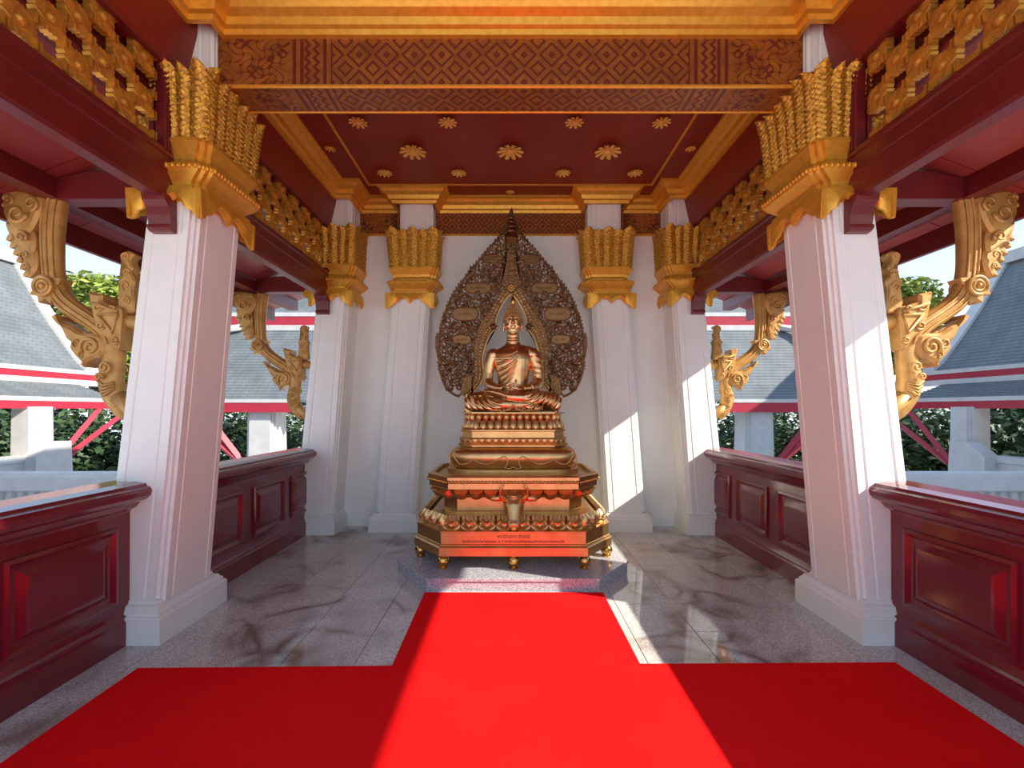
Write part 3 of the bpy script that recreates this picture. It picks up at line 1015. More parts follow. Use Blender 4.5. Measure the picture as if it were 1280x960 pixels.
for k in range(-1, 2, 2):
    tube(bm, catmull([(SX0+k*.55, SY0-.42, .94), (SX0+k*.60, SY0-.38, .97), (SX0+k*.612, SY0-.36, 1.04), (SX0+k*.585, SY0-.37, 1.09)], 6), .009, 6)
split('piping', bm, 'bronze', cush, True)

thr = thing('throne', 'stepped bronze lotus throne between cushion and seated statue', 'throne', (SX0, SY0, 1.138))
TB = [(-.40, 4.44), (.40, 4.44), (.505, 4.56), (.505, 4.94), (.40, 5.06), (-.40, 5.06), (-.505, 4.94), (-.505, 4.56)]
TB = [(x+SX0, y) for x, y in TB]
bm = NB()
stack(bm, TB, [(.005, 1.1385), (.005, 1.150), (.035, 1.152), (.04, 1.165), (.01, 1.19), (.035, 1.215), (.03, 1.222), (0, 1.228), (0, 1.285), (.02, 1.292), (.02, 1.302), (-.005, 1.306), (-.03, 1.33), (-.055, 1.37), (-.075, 1.384), (-.07, 1.392), (-.045, 1.43), (-.02, 1.457), (.008, 1.462), (.008, 1.473)])
obj('body', bm, 'bronze', thr)
petal_ring(thr, offset_poly(TB, .004), 1.303, .088, (11, 2, 5, 2, 11, 2, 5, 2), -.45, .028, PETS)
petal_ring(thr, offset_poly(TB, -.068), 1.384, .084, (11, 2, 5, 2, 11, 2, 5, 2), .50, .040, PETS, True)
petal_ring(thr, offset_poly(TB, .012), 1.163, .056, (12, 2, 5, 2, 12, 2, 5, 2), .0, .022, PETS)

# ------------------------------------------------------------------ seated figure
SZ = 1.474
stat = thing('statue', 'seated golden bronze Buddha statue meditating, hands folded in the lap', 'statue', (SX0, SY0, SZ))
def L(x, y, z): return (SX0+x, SY0+y, SZ+z)
body = NB()
def tring(z, hx, hy, y0=0):
    return [L(math.cos(2*PI*k/32)*hx, y0+math.sin(2*PI*k/32)*hy, z) for k in range(32)]
loft(body, [tring(z, a, b, y) for z, a, b, y in ((.0, .20, .15, 0), (.07, .215, .16, 0), (.14, .20, .145, 0), (.22, .165, .118, .0), (.30, .148, .106, .0), (.38, .158, .108, -.005), (.47, .183, .118, -.008),
     (.55, .208, .122, -.006), (.60, .215, .115, 0), (.64, .19, .098, .004), (.672, .13, .078, .008), (.70, .082, .066, .01), (.74, .066, .063, .008), (.80, .064, .062, .0), (.86, .05, .05, -.01))])
# shoulders, arms
for sx in (-1, 1):
    ell(body, L(sx*.205, .008, .592), (.072, .072, .072))
    tube(body, [L(sx*.212, .005, .60), L(sx*.240, 0, .50), L(sx*.256, -.005, .40), L(sx*.258, -.02, .315)], [.066, .060, .054, .052], 14)
    ell(body, L(sx*.256, -.022, .312), (.053, .053, .053))
    tube(body, [L(sx*.256, -.022, .312), L(sx*.225, -.10, .268), L(sx*.165, -.175, .243), L(sx*.10, -.215, .235)], [.052, .049, .040, .031], 14)
    # thighs to the knees
    tube(body, [L(sx*.11, 0, .11), L(sx*.25, -.07, .115), L(sx*.375, -.13, .108), L(sx*.42, -.155, .10)], [.112, .110, .098, .085], 16)
    ell(body, L(sx*.405, -.15, .098), (.088, .092, .094))
# shins: one below, one crossing on top with the foot on the other thigh
tube(body, [L(-.40, -.155, .08), L(-.22, -.25, .075), L(-.05, -.285, .072), L(.10, -.27, .07)], [.078, .072, .056, .046], 14)
tube(body, [L(.40, -.155, .12), L(.25, -.225, .15), L(.08, -.275, .14), L(-.06, -.29, .15)], [.080, .066, .052, .040], 14)
tube(body, [L(.10, -.27, .075), L(.20, -.265, .055), L(.29, -.235, .04)], [.044, .036, .026], 12)
tube(body, [L(-.05, -.29, .155), L(-.13, -.265, .185), L(-.22, -.235, .205), L(-.27, -.215, .21)], [.042, .037, .030, .020], 12, (1, .8))
for k in range(5):    # toes
    tube(body, [L(-.25, -.235+.016*k, .205+.004*k), L(-.295, -.222+.016*k, .212+.004*k)], [.011, .008], 8)
# hands: the upper lies in the lower, palms up; thumbs meet above
def hand(sx, dz, y0):
    ell(body, L(sx*.055, y0, .228+dz), (.052, .040, .016), 14, 8)
    for k, ln in enumerate((.078, .090, .094, .084, )):
        yy = y0-.030+.019*k
        tube(body, catmull([L(sx*.015, yy, .226+dz), L(sx*(.015-ln*.5), yy-.002, .221+dz), L(sx*(.015-ln), yy+.004, .227+dz)], 4), [.0095]*4+[.009]*4+[.0065], 8)
    tube(body, catmull([L(sx*.080, y0+.0, .235+dz), L(sx*.055, y0-.012, .258+dz), L(sx*.026, y0-.014, .276+dz*.3), L(sx*.002, y0-.012, .282)], 4), [.014]*4+[.011]*4+[.0095]*4+[.008], 8)
hand(1, 0, -.232); hand(-1, .020, -.226)
# head
HC = (0, -.012, .925)
ell(body, L(*HC), (.089, .098, .125), 28, 20)
ell(body, L(0, -.045, .845), (.062, .055, .055), 20, 14)
ell(body, L(0, -.078, .815), (.028, .022, .022), 14, 10)
for sx in (-1, 1):
    ell(body, L(sx*.045, -.070, .880), (.030, .028, .032), 14, 10)
    tube(body, catmull([L(sx*.012, -.106, .962), L(sx*.035, -.103, .976), L(sx*.062, -.086, .968), L(sx*.076, -.062, .950)], 4), .0065, 8)
    ell(body, L(sx*.037, -.092, .940), (.024, .014, .010), 14, 10)
    tube(body, catmull([L(sx*.014, -.104, .939), L(sx*.036, -.107, .932), L(sx*.060, -.090, .937)], 4), .0036, 6)
    # long ears
    ell(body, L(sx*.094, .005, .925), (.014, .030, .052), 12, 10)
    ell(body, L(sx*.097, .0, .865), (.011, .018, .040), 12, 10)
    ell(body, L(sx*.010, -.117, .905), (.010, .010, .008), 10, 8)
tube(body, [L(0, -.104, .965), L(0, -.112, .94), L(0, -.122, .915), L(0, -.118, .902)], [.008, .0095, .013, .010], 10)
ell(body, L(0, -.106, .874), (.027, .010, .0065), 14, 8)
ell(body, L(0, -.104, .860), (.022, .010, .0070), 14, 8)
for q in (.735, .760): tube(body, [L(math.cos(a)*.0665, math.sin(a)*.0655+.005, q) for a in [2*PI*i/24 for i in range(25)]], .004, 6)
bod = remeshed('body', body, 'statue_bronze', stat, .0048, 3)
# drapery folds of the robe over the folded legs
nrm_ = [v.normal.copy() for v in bod.data.vertices]
for v, n_ in zip(bod.data.vertices, nrm_):
    x, y, z = v.co
    if z < .23 and .10 < abs(x) and z > .012 and not (x < -.08 and z > .165 and y < -.17):
        w = min(1, (abs(x)-.10)/.10)*min(1, (.23-z)/.05)*min(1, (z-.012)/.03)
        q = math.sqrt((abs(x)-.10)**2+(y+.36)**2*.5+(z-.30)**2)
        v.co += n_*(.0085*w*math.sin(2*PI*q/.043))
# robe: shell over torso and his left arm (right in the view), with folds
robe = NB()
loft(robe, [tring(z, a, b, y) for z, a, b, y in ((.05, .222, .168, 0), (.14, .207, .153, 0), (.22, .171, .125, .0), (.30, .153, .112, .0), (.38, .162, .114, -.005), (.47, .188, .124, -.008), (.535, .209, .127, -.006), (.56, .20, .11, 0))])
tube(robe, [L(.205, .005, .605), L(.243, 0, .50), L(.262, -.005, .40), L(.262, -.022, .312), L(.225, -.105, .262), L(.165, -.178, .240)], [.074, .069, .063, .062, .058, .050], 14)
ell(robe, L(.19, .008, .60), (.085, .085, .075))
tube(robe, [L(.17, .0, .63), L(.06, -.01, .655)], [.07, .06], 12, (1, .8))
def front(x, z, add=0.0):
    """a point on the torso's front at height z"""
    tab = [(.05, .222, .168), (.14, .207, .153), (.22, .171, .125), (.30, .153, .112), (.38, .162, .119), (.47, .188, .132), (.55, .21, .133), (.60, .215, .12), (.64, .19, .10), (.68, .12, .075), (.70, .09, .065)]
    for (z0, a0, b0), (z1, a1, b1) in zip(tab, tab[1:]):
        if z <= z1:
            t = (z-z0)/(z1-z0); a = a0+(a1-a0)*t; b = b0+(b1-b0)*t; break
    else: a, b = .09, .065
    u = max(-.96, min(.96, x/a))
    return L(x, -b*math.sqrt(1-u*u)-add, z)
for k in range(9):       # folds from the shoulder down to his right side
    z1 = .56-.058*k
    pts = []
    for i in range(9):
        t = i/8
        x = .10-.03*k*.3-t*(.27-.012*k)
        x = max(x, -.17)
        z = (.665-.040*k)*(1-t)+z1*t-.03*math.sin(PI*t)-.04*k*t*.2
        pts.append(front(x, max(.08, z), .004))
    tube(robe, catmull(pts, 3), .0085, 6)
for k in range(6):       # folds round his left arm
    z = .56-.055*k
    c = Vector(L(.25, 0, z))
    tube(robe, [c+Vector((math.cos(a)*.066, math.sin(a)*.066, -.035*math.cos(a))) for a in [PI*1.02+PI*1.0*i/10 for i in range(11)]], .0075, 6)
# flat folded sash down the front
sash = []
for z in [.68-.028*i for i in range(17)]:
    xc = .105-.035*(.68-z)/.45*.4
    w = .056
    sash.append([front(xc-w, z, .014), front(xc-w*.3, z, .017), front(xc+w*.3, z, .016), front(xc+w, z, .012), front(xc+w, z, -.01), front(xc-w, z, -.01)])
loft(robe, sash)
remeshed('robe', robe, 'statue_bronze', stat, .0052, 2)
# hem ornament hanging over the seat
bm = NB()
for sx in (-1, 1):
    for cx_, cz_, r, h in ((.05, .045, .030, 1), (.105, .03, .026, -1), (.165, .035, .022, 1)):
        tube(bm, [L(sx*x, -.325+abs(x)*.15, z) for x, z in spiral(cx_, cz_, r, 1.2, PI if h > 0 else 0, h, 16)], [.008-.004*i/16 for i in range(17)], 6)
    tube(bm, catmull([L(0, -.335, .075), L(sx*.08, -.33, .012), L(sx*.18, -.30, .014), L(sx*.27, -.26, .02)], 6), .007, 6)
split('hem_scroll', bm, 'bronze', stat, True)
# hair: rows of curls, top knot, flame finial
bm = NB()
ell(bm, L(0, .008, .955), (.093, .104, .122), 24, 16)
dl = [v for v in bm.verts if (v.co.z-SZ) < 1.0-(v.co.y-SY0+.10)*.75 or (v.co.z-SZ) < .86]
bmesh.ops.delete(bm, geom=dl, context='VERTS')
ell(bm, L(0, .012, 1.075), (.058, .060, .042), 18, 12)
hair = obj('hair', bm, 'bronze_dark', stat, True)
bm = NB()
for i in range(1, 13):
    th = PI*.5*i/9.0
    n = max(1, int(2*PI*math.sin(th)*.1/.0215))
    for k in range(n):
        a = 2*PI*(k+.5*(i % 2))/n
        p = Vector((math.sin(th)*math.cos(a)*.094, .008+math.sin(th)*math.sin(a)*.105, .955+math.cos(th)*.123))
        if p.z < 1.0-(p.y+.10)*.75 or p.z < .855: continue
        bmesh.ops.create_icosphere(bm, subdivisions=1, radius=.0105, matrix=Matrix.Translation(L(*p)))
for i in range(1, 6):
    th = PI*.5*i/5
    n = max(1, int(2*PI*math.sin(th)*.058/.020))
    for k in range(n):
        a = 2*PI*(k+.5*(i % 2))/n
        bmesh.ops.create_icosphere(bm, subdivisions=1, radius=.009, matrix=Matrix.Translation(L(math.sin(th)*math.cos(a)*.058, .012+math.sin(th)*math.sin(a)*.06, 1.075+math.cos(th)*.042)))
stuff(obj('hair_curls', bm, 'bronze', hair, True))
bm = NB(); lathe(bm, L(0, .012, 1.105), [(.022, 0), (.020, .012), (.012, .02), (.022, .034), (.026, .05), (.020, .07), (.012, .092), (.007, .112), (.001, .135)], 14)
obj('flame_finial', bm, 'bronze_brass', stat, True)

# ------------------------------------------------------------------ openwork halo behind the figure
AY = 5.205
def az(u, v): return ((u-638)*AY/570, 1.5-(v-512)*AY/570)
def zz1(X, Y): return az(500+X/4.571, 250+Y/4.571)
HX = zz1(636, 0)[0]
def half(pts): return [(zz1(X, Y)[0]-HX, zz1(X, Y)[1]) for X, Y in pts]
halo = thing('halo', 'tall leaf-shaped openwork bronze halo with scrolls and inscribed plaques behind the statue', 'halo', (HX, AY, 1.30))
# right half outline, from tip down to the bottom of the lobe, then inner edge back up
OUT = half([(636, 55), (643, 85), (652, 120), (668, 150), (690, 195), (745, 258), (805, 330), (868, 405), (925, 478), (975, 555), (1012, 640), (1036, 725), (1050, 800), (1050, 880), (1046, 960), (1032, 1020), (1005, 1075), (965, 1110), (930, 1122)])
INN = half([(870, 1122), (838, 1085), (805, 1040), (792, 985), (797, 940), (795, 880), (775, 810), (745, 755), (718, 735), (724, 700), (716, 660), (690, 605), (660, 560), (636, 540)])
BND = half([(925, 1085), (880, 1060), (850, 1010), (850, 940), (852, 870), (845, 790), (820, 720), (795, 670), (750, 610), (712, 545), (690, 480), (676, 400), (668, 330), (664, 270), (660, 235), (636, 215)])
def pt_in(p, poly):
    x, z = p; c = False; j = len(poly)-1
    for i in range(len(poly)):
        (xi, zi), (xj, zj) = poly[i], poly[j]
        if (zi > z) != (zj > z) and x < (xj-xi)*(z-zi)/(zj-zi)+xi: c = not c
        j = i
    return c
cO = [(p.x, p.y) for p in catmull([(a, b, 0) for a, b in OUT], 4)]
cI = [(p.x, p.y) for p in catmull([(a, b, 0) for a, b in INN], 4)]
cB = [(p.x, p.y) for p in catmull([(a, b, 0) for a, b in BND], 4)]
for sx in (-1, 1):
    # border rim
    bm = NB()
    tube(bm, [(HX+sx*x, AY, z) for x, z in cO], .014, 8, (1.4, 1))
    obj('outer_rim', bm, 'bronze_dark', halo, True)
    # solid moulded band round the opening
    bm = NB()
    band = cI + list(reversed(cB))
    if sx > 0: plate(bm, [(HX+x, z) for x, z in cI+[(a, b) for a, b in reversed(list(reversed(cB[::-1])))]], AY-.02, AY+.02, .006)
    else: plate(bm, [(HX-x, z) for x, z in cI+[(a, b) for a, b in reversed(list(reversed(cB[::-1])))]], AY-.02, AY+.02, .006)
    obj('inner_band', bm, 'bronze_dark', halo)
    bm = NB(); tube(bm, [(HX+sx*x, AY-.022, z) for x, z in cI], .011, 8)
    obj('inner_rim', bm, 'bronze', halo, True)
    bm = NB()
    m = len(cI)
    cum = 0.0; last = None; nxt = 0.0
    for i, (x, z) in enumerate(cI):
        if last is not None: cum += math.hypot(x-last[0], z-last[1])
        last = (x, z)
        if cum >= nxt:
            j = min(range(len(cB)), key=lambda k: (cB[k][0]-x)**2+(cB[k][1]-z)**2)
            bx_, bz_ = cB[j]
            ell(bm, (HX+sx*(x*.68+bx_*.32), AY-.026, z*.68+bz_*.32), (.016, .010, .016), 8, 6)
            ell(bm, (HX+sx*(x*.30+bx_*.70), AY-.022, z*.30+bz_*.70), (.020, .012, .012), 8, 6)
            nxt += .036
    stuff(obj('band_beads', bm, 'bronze', halo, True))
    # flames along the outer edge
    run, nxt = 0.0, .16
    for i in range(1, len(cO)-14):
        x, z = cO[i-1]; x2, z2 = cO[i]
        run += math.hypot(x2-x, z2-z)
        if run < nxt: continue
        nxt += .052
        d = Vector((x2-x, z2-z)).normalized(); nrm = Vector((-d.y, d.x))
        if nrm.x < 0: nrm = -nrm
        a = Vector((x2, z2))-d*.030-nrm*.006; b = Vector((x2, z2))+d*.030-nrm*.006; tip = Vector((x2, z2))+nrm*.030-d*.034
        bm = NB(); plate(bm, [(HX+sx*p.x, p.y) for p in (a, b, tip)], AY-.012, AY+.012, .003)
        obj('flame_tongue', bm, 'bronze_dark', halo)
    # upper horn at the widest point
    bm = NB()
    hp = half([(1032, 960), (1058, 900), (1070, 840), (1069, 790), (1060, 755), (1054, 800), (1044, 850)])
    plate(bm, [(HX+sx*x, z) for x, z in hp], AY-.015, AY+.015, .003)
    obj('flame_tongue', bm, 'bronze_dark', halo)
    # posts carrying the halo
    bm = NB()
    q = [(.405, 1.15), (.405, 1.86), (.50, 1.86), (.50, 1.72), (.54, 1.70), (.54, 1.15)]
    plate(bm, [(HX+sx*x, z) for x, z in [(.435, .935), (.425, 1.845), (.535, 1.845), (.535, .935)]], AY-.02, AY+.02, .006)
    obj('post', bm, 'bronze', halo)
    bm = NB()
    plate(bm, [(HX+sx*x, z) for x, z in [(.44, 1.90), (.55, 1.86), (.575, 1.70), (.60, 1.655), (.55, 1.665), (.50, 1.68), (.445, 1.74)]], AY-.045, AY-.018, .008)
    obj('post_bracket', bm, 'bronze_dark', halo)
    bm = NB()
    for k in range(12):
        ell(bm, (HX+sx*.525, AY-.022, 1.30+.045*k), (.009, .008, .016), 6, 5)
    stuff(obj('post_beads', bm, 'bronze_dark', halo, True))
PLQ = [(530, 345, 110, 45), (448, 508, 150, 62), (373, 655, 152, 75), (355, 800, 108, 56)]
plq = []
for X, Y, w, h in PLQ:
    (xa, za) = half([(2*636-X, Y)])[0]
    plq.append((xa, za, w/4.571*AY/570/2, h/4.571*AY/570/2))
def cartouche(x, z, hw, hh, name):
    out = []
    for i in range(28):
        a = 2*PI*i/28
        c, s = math.cos(a), math.sin(a)
        out.append((x+hw*math.copysign(abs(c)**.62, c), z+hh*math.copysign(abs(s)**.8, s)))
    bm = NB(); plate(bm, out, AY-.030, AY-.005, .008)
    p = obj('plaque', bm, 'plaque', halo)
    bm = NB(); tube(bm, [(a, AY-.031, b) for a, b in out]+[(out[0][0], AY-.031, out[0][1])], .0085, 6)
    obj('plaque_rim', bm, 'bronze_dark', p, True)
    bm = NB()
    n = int(hw*2*.62/.016)
    for k in range(n):
        xx = x-hw*.60+hw*1.2*(k+.5)/n
        tube(bm, [(xx+.004*math.cos(a), AY-.031, z+.010*math.sin(a)) for a in [i*PI/4+(k % 3) for i in range(6)]], .0022, 4)
    stuff(obj('plaque_relief', bm, 'bronze_dark', p, True))
for x, z, hw, hh in plq:
    cartouche(HX+x, z, hw, hh, 'plaque'); cartouche(HX-x, z, hw, hh, 'plaque')
tx, tz = zz1(636, 232)
cartouche(HX, tz, .058, .027, 'plaque')
# scrollwork
REG = cO + [cB[0]] + cB[1:]
cOd = [(p.x, p.y) for p in catmull([(a, b, 0) for a, b in OUT], 9)]
cBd = [(p.x, p.y) for p in catmull([(a, b, 0) for a, b in BND], 7)]
r2 = random.Random(11)
pts = []
def near(p, poly, d):
    return any((p[0]-a)**2+(p[1]-b)**2 < d*d for a, b in poly)
for tries in range(60000):
    p = (r2.uniform(0, .82), r2.uniform(1.75, 3.6))
    if not pt_in(p, REG): continue
    r = r2.choice((.030, .036, .044, .052)) if tries < 25000 else r2.choice((.020, .026))
    if any(abs(p[0]-x) < hw+.012 and abs(p[1]-z) < hh+.012 for x, z, hw, hh in plq): continue
    if abs(p[0]) < .07 and abs(p[1]-tz) < .05: continue
    if any((p[0]-q[0])**2+(p[1]-q[1])**2 < ((r+q[2])*.74)**2 for q in pts): continue
    if near(p, cOd, r*.88) or near(p, cBd, r*.5): continue
    pts.append((p[0], p[1], r))
for sx in (-1, 1):
    bm = NB()
    rr = random.Random(4)
    for x, z, r in pts:
        h = rr.choice((-1, 1)); st = rr.uniform(0, 2*PI)
        yy = AY-.008-rr.uniform(0, .014)
        sp = spiral(x, z, r*1.02, rr.uniform(1.0, 1.5), st, h, 13)
        tube(bm, [(HX+sx*a, yy, b) for a, b in sp], [r*(.40-.16*i/13) for i in range(14)], 5)
        # a leaf leaving the curl
        a0 = st; d = Vector((math.cos(a0-h*.9), math.sin(a0-h*.9)))
        p0 = Vector((x, z))+Vector((math.cos(a0), math.sin(a0)))*r*.9
        q = [p0, p0+d*r*.7+Vector((0, r*.2)), p0+d*r*1.25+Vector((0, r*.75))]
        tube(bm, [(HX+sx*v.x, yy+.006, v.y) for v in q], [r*.32, r*.40, r*.05], 5)
    o = obj('scrollwork', bm, 'bronze_dark', halo, True)
    o['kind'] = 'stuff'
# stem above the arch, flower, finial
bm = NB()
st = [zz1(X, Y) for X, Y in ((608, 265), (603, 360), (590, 430), (575, 480), (610, 520), (636, 540), (662, 520), (697, 480), (682, 430), (669, 360), (664, 265))]
plate(bm, st, AY-.034, AY+.0, .010)
obj('stem', bm, 'bronze_dark', halo)
fx, fz = zz1(636, 508)
for k in range(8):
    a = 2*PI*k/8
    bm = NB(); ell(bm, (fx+math.cos(a)*.030, AY-.046, fz+math.sin(a)*.030), (.016, .010, .016), 8, 6)
    obj('flower_petal', bm, 'bronze', halo, True)
bm = NB(); ell(bm, (fx, AY-.048, fz), (.018, .014, .018), 10, 8)
obj('flower_centre', bm, 'bronze_brass', halo, True)
for Xc, Yc in ((535, 725), (737, 725)):
    x, z = zz1(Xc, Yc)
    bm = NB(); ell(bm, (x, AY-.03, z), (.030, .018, .030), 10, 8)
    for k in range(6): ell(bm, (x+math.cos(k*PI/3)*.032, AY-.03, z+math.sin(k*PI/3)*.032), (.014, .012, .014), 8, 6)
    stuff(obj('cusp_flower', bm, 'bronze_dark', halo, True))
x, z = zz1(634, 205)
bm = NB(); lathe(bm, (HX, AY, z), [(.085, -.03), (.066, .03), (.072, .04), (.052, .085), (.058, .095), (.040, .14), (.044, .15), (.026, .19), (.030, .20), (.012, .235), (.016, .245), (.006, .275), (.009, .285), (.001, .34)], 10)
obj('finial', bm, 'bronze_dark', halo)

# ------------------------------------------------------------------ carved eave brackets (naga shapes)
def naga(s, label):
    K = 3.15/570
    Y = 3.19
    def p(X, Yp):
        u = X/3.311; v = 230+Yp/3.311
        return (s*-1*(u-638)*-1*K*(-1) if False else s*(638-u)*K, 1.5-(v-512)*K)
    t = thing('naga_bracket', label, 'bracket', (s*2.85, Y, 1.35), 'carved gilt eave brackets')
    def pl(name, pts, y0, y1, pil=.02, k=5):
        q = catmull([(x, z, 0) for x, z in [p(*a) for a in pts]], k, True)
        bm = NB(); plate(bm, [(v.x, v.y) for v in q], y0, y1, pil)
        return obj(name, bm, 'naga_gold', t)
    # S-shaped body
    cl = [(212, 40), (200, 110), (193, 190), (193, 270), (197, 350), (212, 425), (250, 485), (310, 532), (375, 575), (428, 620), (452, 680), (448, 750), (440, 815), (452, 880), (474, 940), (490, 975)]
    wd = [44, 46, 44, 42, 40, 42, 42, 40, 40, 42, 46, 44, 50, 44, 26, 6]
    cc = catmull([(a, b, 0) for a, b in cl], 4)
    ww = []
    for i in range(len(cl)-1):
        for q in range(4): ww.append(wd[i]+(wd[i+1]-wd[i])*q/4)
    ww.append(wd[-1])
    bm = NB()
    tube(bm, [(p(c.x, c.y)[0], Y, p(c.x, c.y)[1]) for c in cc], [w/3.311*K for w in ww], 12, (.55, 1.0) if False else (.72, 1.0))
    b = obj('body', bm, 'naga_gold', t, True)
    bm = NB()
    for off in (-.55, -.05, .45):
        for yy in (-1, 1):
            q = []
            for i, c in enumerate(cc[:40]):
                d = (cc[min(i+1, len(cc)-1)]-cc[max(i-1, 0)]).normalized()
                n = Vector((-d.y, d.x, 0))*ww[i]*off
                x, z = p(c.x+n.x, c.y+n.y)
                q.append((x, Y+yy*ww[i]/3.311*K*.72*math.sqrt(1-off*off), z))
            tube(bm, q, .009, 6)
    split('body_ridge', bm, 'naga_gold', b, True)
    # flame cluster at the top, outer side
    for pts, y0, y1 in (([(5, 40), (60, 30), (130, 38), (185, 60), (178, 130), (150, 190), (120, 215), (80, 200), (40, 150), (10, 100)], -.075, .075),
                        ([(30, 160), (90, 170), (140, 190), (152, 240), (140, 290), (110, 275), (80, 255), (48, 250), (62, 225), (40, 205)], -.06, .06),
                        ([(85, 260), (130, 250), (155, 290), (150, 350), (125, 382), (110, 378), (122, 350), (100, 320), (84, 295)], -.05, .05)):
        pl('flame', pts, Y+y0, Y+y1)
    # curls on the cluster
    for cx, cz, r, h, st in ((95, 130, 42, 1, 0), (150, 90, 32, -1, 1.5), (60, 80, 30, 1, 2.2), (110, 225, 26, -1, .6), (125, 300, 20, 1, 2.0), (35, 60, 22, -1, .5), (130, 345, 14, -1, 1)):
        bm = NB()
        for yy in (-1, 1):
            tube(bm, [(p(a, b2)[0], Y+yy*.078, p(a, b2)[1]) for a, b2 in spiral(cx, cz, r, 1.35, st, h, 18)], [r/3.311*K*(.24-.12*i/18) for i in range(19)], 6)
        split('curl', bm, 'naga_gold', t, True)
    for k in range(6):
        X = 18+14*k; Yq = 205+30*k
        pl('flame_tongue', [(X+38, Yq-30), (X+4, Yq+6), (X, Yq+26), (X+22, Yq+20), (X+48, Yq)], Y-.035, Y+.035, .010, 3)
    # rosette with rings
    x, z = p(192, 425)
    bm = NB()
    for yy in (-1, 1):
        for r, rr in ((.062, .012), (.036, .010)):
            tube(bm, [(x+math.cos(a)*r, Y+yy*.068, z+math.sin(a)*r) for a in [2*PI*i/20 for i in range(21)]], rr, 6)
        ell(bm, (x, Y+yy*.066, z), (.020, .022, .020), 12, 8)
    lathe_pts = [(x+math.cos(2*PI*k/20)*.070, z+math.sin(2*PI*k/20)*.070) for k in range(20)]
    plate(bm, lathe_pts, Y-.068, Y+.068, .008)
    obj('rosette', bm, 'naga_gold', t, True, 45)
    for k in range(5):
        a = (.5, 1.15, 3.6, 4.3, 5.0)[k]
        bm = NB()
        cx, cz = x+s*-1*math.cos(a)*.085, z+math.sin(a)*.085
        d = Vector((s*-1*math.cos(a), math.sin(a))); n = Vector((-d.y, d.x))
        c = Vector((x, z))
        plate(bm, [(v.x, v.y) for v in (c+d*.05+n*.032, c+d*.085+n*.026, c+d*.122, c+d*.085-n*.026, c+d*.05-n*.032)], Y-.05, Y+.05, .006)
        obj('rosette_leaf', bm, 'naga_gold', t)
    # collar crest
    pl('collar', [(385, 452), (412, 455), (440, 462), (445, 490), (480, 505), (518, 522), (516, 600), (505, 688), (460, 640), (425, 618), (405, 560), (392, 500)], Y-.085, Y+.085)
    bm = NB()
    for yy in (-1, 1):
        for tri in ([(430, 545), (512, 545), (490, 620), (430, 545)], [(405, 500), (470, 520), (512, 535)]):
            tube(bm, [(p(a, b2)[0], Y+yy*.088, p(a, b2)[1]) for a, b2 in tri], .012, 6)
        for cx, cz, r in ((430, 510, 22), (490, 520, 16), (440, 590, 20), (500, 650, 16)):
            tube(bm, [(p(a, b2)[0], Y+yy*.086, p(a, b2)[1]) for a, b2 in spiral(cx, cz, r, 1.3, .5, 1, 14)], .009, 6)
    split('collar_relief', bm, 'naga_gold', t, True)
    # head: scroll with a beak and crest points
    pl('head', [(232, 540), (262, 575), (300, 592), (345, 618), (400, 620), (430, 635), (440, 680), (425, 715), (398, 722), (372, 735), (352, 758), (342, 735), (318, 710), (296, 680), (300, 655), (282, 640), (262, 600), (240, 570)], Y-.065, Y+.065)
    bm = NB()
    for yy in (-1, 1):
        for cx, cz, r, st in ((385, 675, 42, 2.5), (330, 660, 22, 0), (350, 705, 14, 1)):
            tube(bm, [(p(a, b2)[0], Y+yy*.068, p(a, b2)[1]) for a, b2 in spiral(cx, cz, r, 1.5, st, 1, 20)], [r/3.311*K*(.22-.1*i/20) for i in range(21)], 6)
    split('head_scroll', bm, 'naga_gold', t, True)
    for k in range(4):
        X = 262+28*k; Yq = 590+14*k
        pl('crest_tip', [(X, Yq), (X-14, Yq-28), (X+10, Yq-16), (X+26, Yq+6)], Y-.03, Y+.03, .006, 3)
    # leaf wraps on the lower body
    bm = NB()
    for yy in (-1, 1):
        for cx, cz, r, st in ((452, 760, 26, 1.2), (430, 800, 16, .2)):
            tube(bm, [(p(a, b2)[0], Y+yy*.082, p(a, b2)[1]) for a, b2 in spiral(cx, cz, r, 1.3, st, -1, 16)], .009, 6)
        for k in range(4):
            tube(bm, [(p(a, b2)[0], Y+yy*(.066-.018*abs(q-1)), p(a, b2)[1]) for q, (a, b2) in enumerate([(408+6*k, 815+18*k), (440, 835+14*k), (478, 822+8*k)])], .010, 6)
    split('leaf_wrap', bm, 'naga_gold', b, True)
    # upright flame standing on the collar
    pl('tail_flame', [(490, 520), (486, 460), (492, 425), (484, 400), (505, 378), (500, 360), (520, 345), (504, 328), (494, 302), (508, 282), (530, 276), (552, 290), (536, 312), (548, 345), (540, 368), (556, 400), (548, 440), (552, 530)], Y-.04, Y+.04, .012, 4)
    bm = NB()
    for yy in (-1, 1):
        for cx, cz, r, h, st in ((522, 300, 18, 1, 3.0), (524, 365, 16, -1, 0), (520, 420, 20, 1, 2), (520, 480, 18, -1, 1)):
            tube(bm, [(p(a, b2)[0], Y+yy*.041, p(a, b2)[1]) for a, b2 in spiral(cx, cz, r, 1.2, st, h, 14)], [.009-.005*i/14 for i in range(15)], 6)
    split('flame_curl', bm, 'naga_gold', t, True)
    # stem that holds the lower end against the column
    bm = NB()
    xa, za = p(470, 880); xb, zb = s*2.60, 1.44
    tube(bm, [(xa, Y, za), ((xa+xb)/2, Y, (za+zb)/2), (xb, Y, zb)], [.06, .05, .045], 10)
    tube(bm, [(p(455, 560)[0], Y, p(455, 560)[1]), (s*2.50, Y, p(455, 575)[1])], [.06, .05], 10)
    split('tenon', bm, 'naga_gold', b, True)
    return t
